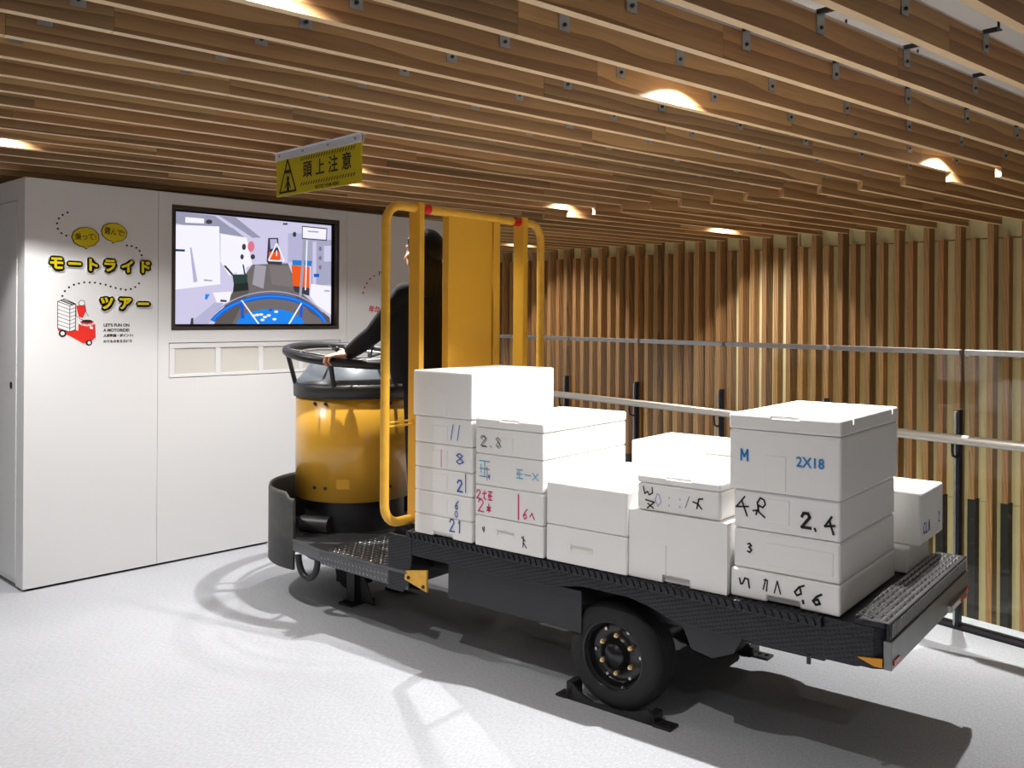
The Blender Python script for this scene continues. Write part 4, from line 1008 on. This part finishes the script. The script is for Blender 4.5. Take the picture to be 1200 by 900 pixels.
# stroke alphabet for the marker writing, each glyph in a unit square
G = {
 'M': [[(0, 0), (0, 1), (.5, .35), (1, 1), (1, 0)]], '2': [[(0, .75), (.2, 1), (.7, 1), (.9, .75), (0, 0), (1, 0)]],
 'X': [[(0, .9), (.9, .1)], [(.9, .9), (0, .1)]], '1': [[(.3, .8), (.5, 1), (.5, 0)]], '|': [[(.5, 1.1), (.55, -.1)]],
 '8': [[(.5, .55), (.1, .8), (.4, 1), (.8, .8), (.5, .52), (.1, .2), (.4, 0), (.9, .2), (.5, .55)]],
 '3': [[(.1, .9), (.5, 1), (.8, .8), (.35, .55), (.85, .3), (.5, 0), (.05, .1)]],
 '4': [[(.7, 1.0), (0, .35), (1, .45)], [(.45, .75), (.9, -.1)]],
 'p': [[(.0, .25), (.35, .3), (.95, -.05)], [(.45, .3), (.35, .75), (.6, 1.05), (.9, .95), (1, .7), (.8, .5), (.5, .6), (.25, .05)]],
 '5': [[(0, .75), (.12, .3), (.3, .35), (.55, .85), (.85, .8), (.98, .1)]], 'S': [[(.95, 1), (.5, .8), (.1, .35), (.3, .1), (.7, .3), (.6, .7)]],
 '6': [[(.95, 1), (.5, .75), (.1, .3), (.4, 0), (.8, .15), (.6, .5), (.2, .35)]], '.': [[(.4, .1), (.5, -.05)]], ',': [[(.4, .15), (.45, -.1)]],
 'W': [[(0, 1), (.15, .35), (.45, .6), (.6, .3), (.95, .5), (.9, 1)]], 'V': [[(0, .95), (1, .8), (.2, 0)], [(.25, .55), (.9, .05)]],
 'k': [[(0, .6), (.5, .5), (.9, .1)], [(.4, .1), (.6, .9), (1, .95)]], 'E': [[(0, 1), (1, 1)], [(0, .5), (1, .5)], [(0, 0), (1, 0)], [(.5, 1), (.5, 0)], [(.15, .75), (.15, .25)]],
 '/': [[(.8, 1), (.2, 0)]], '(': [[(0, 1), (.3, 0)]], 'x': [[(0, .8), (.9, 0)], [(.9, .8), (0, 0)]], '-': [[(0, .5), (1, .45)]],
 'o': [[(.3, .9), (0, .5), (.4, .1), (.9, .4), (.6, .85), (.3, .9)]], 'C': [[(.9, .9), (.4, 1), (0, .5), (.4, 0), (.9, .1)]], 'L': [[(0, 1), (0, 0), (.7, 0)]],
 'K': [[(.05, .9), (.7, .6)], [(.35, 1), (.3, .0)], [(.3, .45), (.95, .0)]], 't': [[(0, .65), (1, .75)], [(.5, 1), (.4, .1), (.9, 0)]], 'B': [[(0, .55), (1, .6)], [(.5, 1), (.5, 0)], [(.5, .6), (.05, .1)], [(.5, .6), (.95, .15)], [(.3, .2), (.7, .2)]],
 'n': [[(.1, .9), (.6, .9), (.45, 0)], [(.35, 1), (.0, .1)]], 'A': [[(.1, 0), (.5, 1), (.95, 0)]], 'i': [[(.2, .8), (.3, .5)], [(.6, .9), (.5, .3)]], '~': [[(0, .3), (.4, .7), (.9, .1)]], ':': [[(.5, .8), (.5, .7)], [(.5, .3), (.5, .2)]],
}
def foam_box(label, x, y, z, d, w, h, lid=0.0, writing=(), notch=False, pad=None, vseam=False, rot=0.0, lidnotch=False, slot=None):
    """x, y: centre on the truck; d across the truck, w along it.  Front face looks to -x."""
    P = TW @ Vector((x, y, z))
    r = empty('foam_box', P, TH + radians(rot), label=label, cat='box', group='white foam fish boxes on the truck')
    body = foam_shell(d, w, h - lid - (0.0015 if lid else 0), (notch or z < .5535) and not slot, vseam=vseam, slot=slot); body.parent = r
    if lid:
        l = MB().box(-d / 2 - .001, d / 2 + .001, -w / 2 - .001, w / 2 + .001, h - lid, h)
        lo = l.build('lid', M['foam'], r)
        bv = lo.modifiers.new('bevel', 'BEVEL'); bv.width = 0.008; bv.segments = 3; bv.limit_method = 'ANGLE'; bv.angle_limit = radians(40)
        if lidnotch:
            bake(lo)
            for q in (-d * .32, d * .38, None):
                c = MB()
                if q is None: c.box(-d / 2 - .1, -d / 2 + .010, -.055, .045, h - .010, h + .1)
                else: c.prism([(q - .014, h + .02), (q + .014, h + .02), (q + .003, h - .022), (q - .003, h - .022)], lambda u, v, k: (u, k, v), -w / 2 - .05, -w / 2 + .012)
                co = c.build('cutter', M['foam']); co.parent = r
                bo = lo.modifiers.new('n', 'BOOLEAN'); bo.operation = 'DIFFERENCE'; bo.object = co; bo.solver = 'EXACT'
                bake(lo); me = co.data; bpy.data.objects.remove(co); bpy.data.meshes.remove(me)
    fx = lambda u, v, k: (-d / 2 - .0018 - k, w / 2 - u, v)
    if pad:
        u0, u1, v0, v1 = pad
        MB().box(-d / 2 - .0022, -d / 2 + .004, w / 2 - u1, w / 2 - u0, v0, v1).build('grip_pad', M['foam'], r, bevel=0.0018)
    fr_ = lambda u, v, k: (-d / 2 + u, -w / 2 - .0015 - k, v)
    for item in writing:
        txt, u, v, hh, col = item[:5]; pw = item[5] if len(item) > 5 else 0.006; side = item[6] if len(item) > 6 else 'f'; asp = item[7] if len(item) > 7 else 0.62
        mb = MB(); fn_ = fx if side == 'f' else fr_
        if txt[0] == '=':       # printed characters
            put_text(mb, fn_, txt[1:], hh, .0008, 0, 0, align='LEFT', at=(u, v), sx=.92, h=.0006)
        for k, ch in enumerate(txt if txt[0] != '=' else ''):
            for st in G.get(ch, []):
                ribbon(mb, [(u + k * hh * (asp + .28) + a * hh * asp, v + b_ * hh) for a, b_ in st], pw, fn_, 0, 0.0006 if pad else 0)
        o = mb.build('handwriting', M[col], r)
    return r
# --- rear stack (nearest the camera): four boxes, the top one marked M
fx0 = 0.010; D = 0.600
ym = 0.336
foam_box('tall foam box marked M and 2X18 in blue, on top of the rear stack', fx0 + D / 2 + .003, ym, .920, D + .02, .380, .256, .052,
         [('M', .045, .100, .036, 'ink_blue', .0068), ('=2X18', .234, .112, .046, 'ink_blue')], pad=(.128, .200, .010, .124), lidnotch=True)
foam_box('foam box with black 2.4 scrawl directly under the box marked M', fx0 + D / 2 + .006, ym - .002, .786, D - .005, .362, .132, 0,
         [('4p', .010, .050, .058, 'ink', .0055, 'f', .75), ('2', .238, .034, .046, 'ink', .010), ('.4', .268, .030, .050, 'ink', .007)], pad=(.118, .196, .030, .112))
foam_box('foam box with a single small black 3, third down in the rear stack', fx0 + D / 2 + .006, ym - .002, .652, D - .005, .362, .132, 0,
         [('3', .050, .056, .030, 'ink', .0055)], pad=(.118, .340, .022, .098))
foam_box('foam box with black 5.6 scrawl at the bottom of the rear stack', fx0 + D / 2 + .002, ym, .5525, D + .004, .372, .098, 0,
         [('5', .034, .034, .040, 'ink', .006, 'f', .9), ('nA', .118, .038, .040, 'ink', .0045), ('S', .222, .040, .040, 'ink', .0065, 'f', .9), (',6', .240, .026, .036, 'ink', .0075, 'f', .9)])
# --- next stack towards the cab
foam_box('wide plain foam box with a vertical mould seam, left of the rear stack', -.007 + .30, .720, .5531, .600, .386, .244, 0, vseam=True)
foam_box('small foam box with black W scrawl on the wide seamed box', -.003 + .30, .722, .799, .590, .326, .130, .030,
         [('W', .026, .046, .040, 'ink', .0045, 'f', 1.0), ('V', .036, .010, .030, 'ink', .005, 'f', 1.2), ('o::', .075, .016, .055, 'ink_lilac', .004, 'f', .5), ('k', .225, .030, .042, 'ink', .0055, 'f', .9), ('/', .190, .030, .042, 'ink', .002)], lidnotch=True)
foam_box('plain foam box at the far side of the deck behind the W box, lower one', .800, .720, .5525, .36, .386, .196, 0)
foam_box('plain foam box at the far side behind the W box, upper one', .800, .722, .750, .36, .380, .205, .03)
# --- two plain boxes
foam_box('plain foam box with a dark hand slot, on the deck left of the seamed box', -.021 + .30, 1.097, .5525, .600, .366, .139, 0, slot=(.112, .215, .052, .074))
foam_box('plain foam box without writing, on the box with the dark hand slot', -.021 + .30, 1.097, .693, .600, .366, .168, .0)
foam_box('lower plain foam box at the far side of the deck, third row', .800, 1.10, .5525, .36, .360, .200, 0)
foam_box('upper plain foam box at the far side of the deck, third row', .800, 1.10, .754, .36, .360, .200, 0)
# --- stack of four marked 2.8 on top
yb = 1.466; wb = .352; xb_ = -.027 + .31
foam_box('foam box with black and pink K scrawl at the foot of the 2.8 stack', xb_, yb, .5525, .62, wb, .124, 0, [('i', .040, .050, .036, 'ink', .005), ('K', .246, .030, .044, 'ink', .0045)], slot=(.122, .205, .060, .080))
foam_box('foam box with magenta characters, second from the bottom of the 2.8 stack', xb_, yb, .678, .62, wb, .126, 0,
         [('2tE', .012, .070, .034, 'ink_pink', .005), ('2', .020, .018, .048, 'ink_pink', .005), ('B', .066, .020, .034, 'ink_pink', .005), ('|', .222, .020, .082, 'ink_pink', .0065, 'f', .2), ('6~', .252, .018, .040, 'ink_pink', .0048)])
foam_box('foam box with pale blue characters, second from the top of the 2.8 stack', xb_, yb, .805, .62, wb, .128, 0,
         [('E', .026, .036, .064, 'ink_cyan', .0045, 'f', .85), ('1', .050, .022, .054, 'ink_pink', .003), ('i', .070, .020, .030, 'ink_navy', .004), ('E-x', .220, .050, .034, 'ink_cyan', .004, 'f', .9)])
foam_box('foam box with outlined 2.8 in black, top of its stack', xb_, yb, .934, .62, wb, .148, .040, [('2.8', .032, .034, .040, 'ink', .0028, 'f', .7), ('2.8', .038, .030, .040, 'ink', .0020, 'f', .7)], pad=(.118, .200, .004, .074), lidnotch=True)
# --- stack next to the back rest
ya = 1.826; wa = .334; xa_ = -.026 + .28
hs = [(.5525, .086), (.6395, .102), (.7425, .100), (.8435, .106), (.9505, .114)]
foam_box('foam box with blue 21, bottom of the stack next to the back rest', xa_, ya, hs[0][0], .56, wa, hs[0][1], 0, [('21', .212, .036, .050, 'ink_navy', .006, 'f', .55)])
foam_box('foam box with small blue 6 and o, second from the bottom by the back rest', xa_, ya, hs[1][0], .56, wa, hs[1][1], 0, pad=(.104, .196, .012, .080), writing=[('6', .240, .046, .034, 'ink_navy', .005), ('o', .240, .008, .032, 'ink_navy', .004)])
foam_box('foam box with slanted blue 21, third from the bottom by the back rest', xa_, ya, hs[2][0], .56, wa, hs[2][1], 0, pad=(.104, .196, .012, .080), writing=[('2', .255, .020, .046, 'ink_navy', .007, 'f', .6), ('|', .292, .026, .066, 'ink_navy', .005, 'f', .25)])
foam_box('foam box with a pink stroke and blue figure eight by the back rest', xa_, ya, hs[3][0], .56, wa, hs[3][1], 0, pad=(.104, .196, .012, .080), writing=[('|', .155, .018, .060, 'ink_pink', .004, 'f', .2), ('8', .244, .034, .044, 'ink_navy', .005, 'f', 1.1)])
foam_box('foam box with two blue slashes, just under the tall plain box', xa_, ya, hs[4][0], .56, wa, hs[4][1], 0, pad=(.104, .196, .012, .080), writing=[('//', .212, .026, .064, 'ink_blue', .0045, 'f', .3)])
foam_box('tall plain foam box topmost of the stack next to the back rest', xa_ + .01, ya + .005, 1.0660, .585, wa + .012, .198, .0, pad=(.118, .205, .006, .110))
# --- small stack at the far rear corner
foam_box('low foam box at the far rear corner of the deck',   .820, .290, .5530, .31, .34, .094, 0)
foam_box('foam box with small navy letters at the far rear corner', .886, .262, .6485, .345, .345, .196, .0, [('CLA', .045, .040, .040, 'ink_navy', .006, 'r'), ('2', .270, .050, .036, 'ink_navy', .005, 'r')])
# ================================================================== the driver, standing behind the drum with both hands on the ring
PX, PY, PZ = 0.495, 2.435, 0.362
pw = TW @ Vector((PX, PY, PZ))
per = empty('person', pw, TH, label='person with long black hair in dark clothes standing at the steering ring', cat='person')
def loft(mb, rings, n=24, m=0):
    """rings: (cx, cy, cz, rx, ry) stacked upwards"""
    v = []; f = []
    for cx, cy, cz, rx, ry in rings:
        for i in range(n):
            t = 2 * pi * i / n; v.append((cx + rx * cos(t), cy + ry * sin(t), cz))
    k = len(rings)
    for a in range(k - 1):
        for i in range(n): f.append((a * n + i, a * n + (i + 1) % n, (a + 1) * n + (i + 1) % n, (a + 1) * n + i))
    f.append(tuple(range(n - 1, -1, -1))); f.append(tuple((k - 1) * n + i for i in range(n)))
    return mb.add(v, f, m, True)
def limb(mb, pts, radii, n=14):
    mb.tube(pts, 0, n, radii=radii)
    for p, r in zip(pts, radii): mb.ball(p, r * 0.99, n)
    return mb
def skin_over(mb, name, mat, parent, voxel, smooth=4):
    o = mb.build(name, mat, parent)
    r = o.modifiers.new('r', 'REMESH'); r.mode = 'VOXEL'; r.voxel_size = voxel; r.use_smooth_shade = True
    s = o.modifiers.new('s', 'SMOOTH'); s.iterations = smooth; s.factor = 0.5
    return bake(o)
HZ = 1.462
headrot = Matrix.Rotation(radians(20), 4, 'Z')
def H(x, y, z):  # head space -> person space, turned a little to the left
    q = headrot @ Vector((x, y, 0)); return Vector((q.x - 0.008, q.y + 0.012, HZ + z))
hr3 = headrot.to_3x3()
body = MB()
loft(body, [(0, 0, .80, .14, .095), (0, 0, .90, .135, .09), (0, .005, 1.0, .115, .08), (0, 0, 1.12, .135, .095), (0, -.005, 1.22, .145, .08), (0, -.006, 1.275, .10, .06)])
limb(body, [(0, -.012, 1.25), (0, .004, 1.34), (0, .012, 1.40)], [.056, .048, .046])
body.ball(H(0, -.012, .012), (.073, .089, .096), 24, rot=hr3)
body.ball(H(0, .022, -.045), (.056, .062, .056), 20, rot=hr3)
body.ball(H(0, .058, -.083), (.022, .020, .016), 14, rot=hr3)
for s in (-1, 1):
    body.ball(H(s * .030, .061, .0215), (.0155, .0105, .0055), 12, rot=hr3); body.ball(H(s * .030, .060, .0025), (.0145, .0095, .0045), 12, rot=hr3)   # lids
    body.ball(H(s * .036, .052, -.018), (.026, .022, .024), 14, rot=hr3)     # cheeks
    body.ball(H(s * .030, .066, .030), (.024, .012, .009), 12, rot=hr3)      # brows
    body.ball(H(s * .074, -.008, -.004), (.010, .019, .030), 12, rot=hr3)    # ears
    body.ball(H(s * .009, .080, -.030), (.007, .008, .006), 10, rot=hr3)     # nostrils
limb(body, [H(0, .074, .022), H(0, .084, -.004), H(0, .093, -.026)], [.008, .009, .010], 10)
body.ball(H(0, .074, -.050), (.020, .010, .006), 12, rot=hr3); body.ball(H(0, .072, -.060), (.018, .010, .0065), 12, rot=hr3)
# arms and hands
def arm(s):
    ang = radians(213) if s < 0 else radians(-26)
    Pc = ring_pt(ang) - Vector((PX, PY, PZ))
    rr_ = Vector((cos(ang), sin(ang), 0)); tt = Vector((-sin(ang), cos(ang), 0))
    if tt.y < 0: tt = -tt
    fd = (tt * .80 + rr_ * .60).normalized(); u = Vector((0, 0, 1))
    sd = fd.cross(u).normalized()               # towards the thumb side or away from it
    thumb = -1 if (sd.dot(rr_) > 0) else 1       # thumb lies on the inner side of the ring
    sh = Vector((s * .150, -.004, 1.245)); el = Vector((s * .235, .13, 1.045))
    wr = Pc - fd * .072 + u * .048
    limb(body, [sh, sh.lerp(el, .5), el], [.046, .042, .036]); limb(body, [el, el.lerp(wr, .35), wr], [.036, .035, .024])
    pc = Pc - fd * .020 + u * .040
    R = Matrix((sd, fd, sd.cross(fd))).transposed()
    if R.determinant() < 0: R = Matrix((sd, fd, -sd.cross(fd))).transposed()
    body.ball(pc, (.041, .042, .013), 16, rot=R); limb(body, [wr, pc], [.023, .020])
    for i, (k, off, L) in enumerate(((-1.5, .000, .90), (-.5, .006, 1.03), (.5, .004, 1.0), (1.5, -.006, .82))):
        K = Pc + sd * (k * .0212) + fd * (.016 + off) + u * .037
        a1 = K + (fd * .032 - u * .008 + rr_ * .010) * L; a2 = a1 + (fd * .006 - u * .027 + rr_ * .004) * L; a3 = a2 + (-fd * .012 - u * .018 - rr_ * .008) * L
        limb(body, [K - fd * .018, K, a1, a2, a3], [.0084, .0086, .0078, .0072, .0062], 10)
    b0 = pc + sd * thumb * .030 - fd * .012; b1 = b0 + sd * thumb * .020 + fd * .022 - u * .012; b2 = b1 + sd * thumb * .004 + fd * .024 - u * .016
    limb(body, [b0, b1, b2], [.0125, .0098, .0078], 10)
    return sh, el, wr, Pc, fd
A_ = {s: arm(s) for s in (-1, 1)}
for s in (-1, 1):   # legs and feet
    limb(body, [(s * .060 + .02, 0, .82), (s * .056 + .02, .012, .45), (s * .058 + .02, -.012, .08)], [.070, .046, .034])
    limb(body, [(s * .058 + .02, -.02, .045), (s * .066 + .02, .11, .03)], [.036, .030])
bo = skin_over(body, 'body', M['skin'], per, 0.0034, 2)
# face details
for s in (-1, 1):
    e = MB().ball(H(s * .030, .059, .012), 0.0112, 14); eo = e.build('eye', M['eye'], per)
    MB().ball(H(s * .030, .0662, .012), .0056, 12).build('iris', M['iris'], eo)
    MB().tube([H(s * .015, .078, .037), H(s * .030, .078, .039), H(s * .045, .068, .034)], .0026, 8).build('eyebrow', M['hair'], per)
MB().ball(H(0, .081, -.051), (.017, .005, .0035), 12, rot=hr3).ball(H(0, .079, -.059), (.015, .005, .004), 12, rot=hr3).build('lips', M['lips'], per)
# clothes
j = MB()
loft(j, [(-.03, -.002, .80, .165, .125), (-.035, -.002, .88, .180, .130), (-.04, 0, .95, .186, .132), (-.04, .003, 1.02, .186, .130), (-.035, 0, 1.10, .186, .126), (-.02, -.006, 1.19, .178, .108), (0, -.008, 1.25, .140, .080), (0, -.008, 1.295, .080, .064), (0, -.004, 1.315, .060, .058)])
for s in (-1, 1):
    sh, el, wr, Pc, fd = A_[s]
    fore = el.lerp(wr, .96)
    limb(j, [(s * .09, -.006, 1.262), sh, sh.lerp(el, .5), el, el.lerp(fore, .5), fore], [.052, .062, .056, .049, .047, .038], 16)
jo = skin_over(j, 'jacket', M['cloth'], per, 0.007, 4)
for s in (-1, 1):
    sh, el, wr, Pc, fd = A_[s]
    a_, b_ = el.lerp(wr, .95), el.lerp(wr, 1.08)
    MB().tube([a_, b_], .0325, 16).build('shirt_cuff', M['cuff'], per)
t = MB()
for s in (-1, 1): limb(t, [(s * .058 + .02, 0, .80), (s * .056 + .02, .012, .45), (s * .058 + .02, -.012, .07)], [.085, .062, .054], 16)
loft(t, [(.01, 0, .74, .130, .10), (.01, 0, .86, .140, .105)])
skin_over(t, 'trousers', M['cloth'], per, 0.009, 4)
for s in (-1, 1):
    f = MB(); limb(f, [(s * .058 + .02, -.035, .036), (s * .062 + .02, .05, .034), (s * .066 + .02, .125, .028)], [.036, .038, .030]); f.box(s * .062 - .014, s * .062 + .054, -.065, .145, 0.001, .014)
    o = skin_over(f, 'shoe', M['cloth'], per, 0.006, 3)
# hair: cap, side locks and a long fall down the back
h = MB()
h.ball(H(0, -.026, .022), (.090, .095, .103), 26, rot=hr3)
h.ball(H(0, .022, .066), (.066, .048, .046), 18, rot=hr3)
for s in (-1, 1):
    limb(h, [H(s * .060, .040, .064), H(s * .078, .024, .0), H(s * .080, .012, -.09), H(s * .080, .0, -.18)], [.016, .016, .015, .010], 12)
for i in range(17):
    x = -.098 + i * .01225; q = .010 * sin(i * 2.1); k = abs(x) / .098
    limb(h, [H(x * .80, -.066 + .04 * k, .05), H(x * .95, -.092 + .045 * k, -.06), H(x * 1.10, -.102 + .055 * k, -.16), H(x * 1.16 + q * .4, -.110 + .058 * k, -.26 + .03 * k + q)], [.021, .020, .018, .009], 10)
for s in (-1, 1):
    for a in range(3): limb(h, [H(s * .070, .012 - a * .018, .050), H(s * .086, .006 - a * .02, -.02), H(s * .088, -.004 - a * .02, -.10), H(s * .086, -.012 - a * .02, -.19 - .01 * a)], [.018, .017, .016, .010], 10)
skin_over(h, 'hair', M['hair'], per, 0.005, 2)

# small cream cable cover on the floor by the partition
cv = MB().tube([(3.18, 5.20, .012), (3.30, 5.215, .016), (3.40, 5.22, .016)], .016, 10).build('cable_cover', M['cover'])
tag(cv, 'short cream cable cover on the floor at the foot of the partition', 'cable cover')
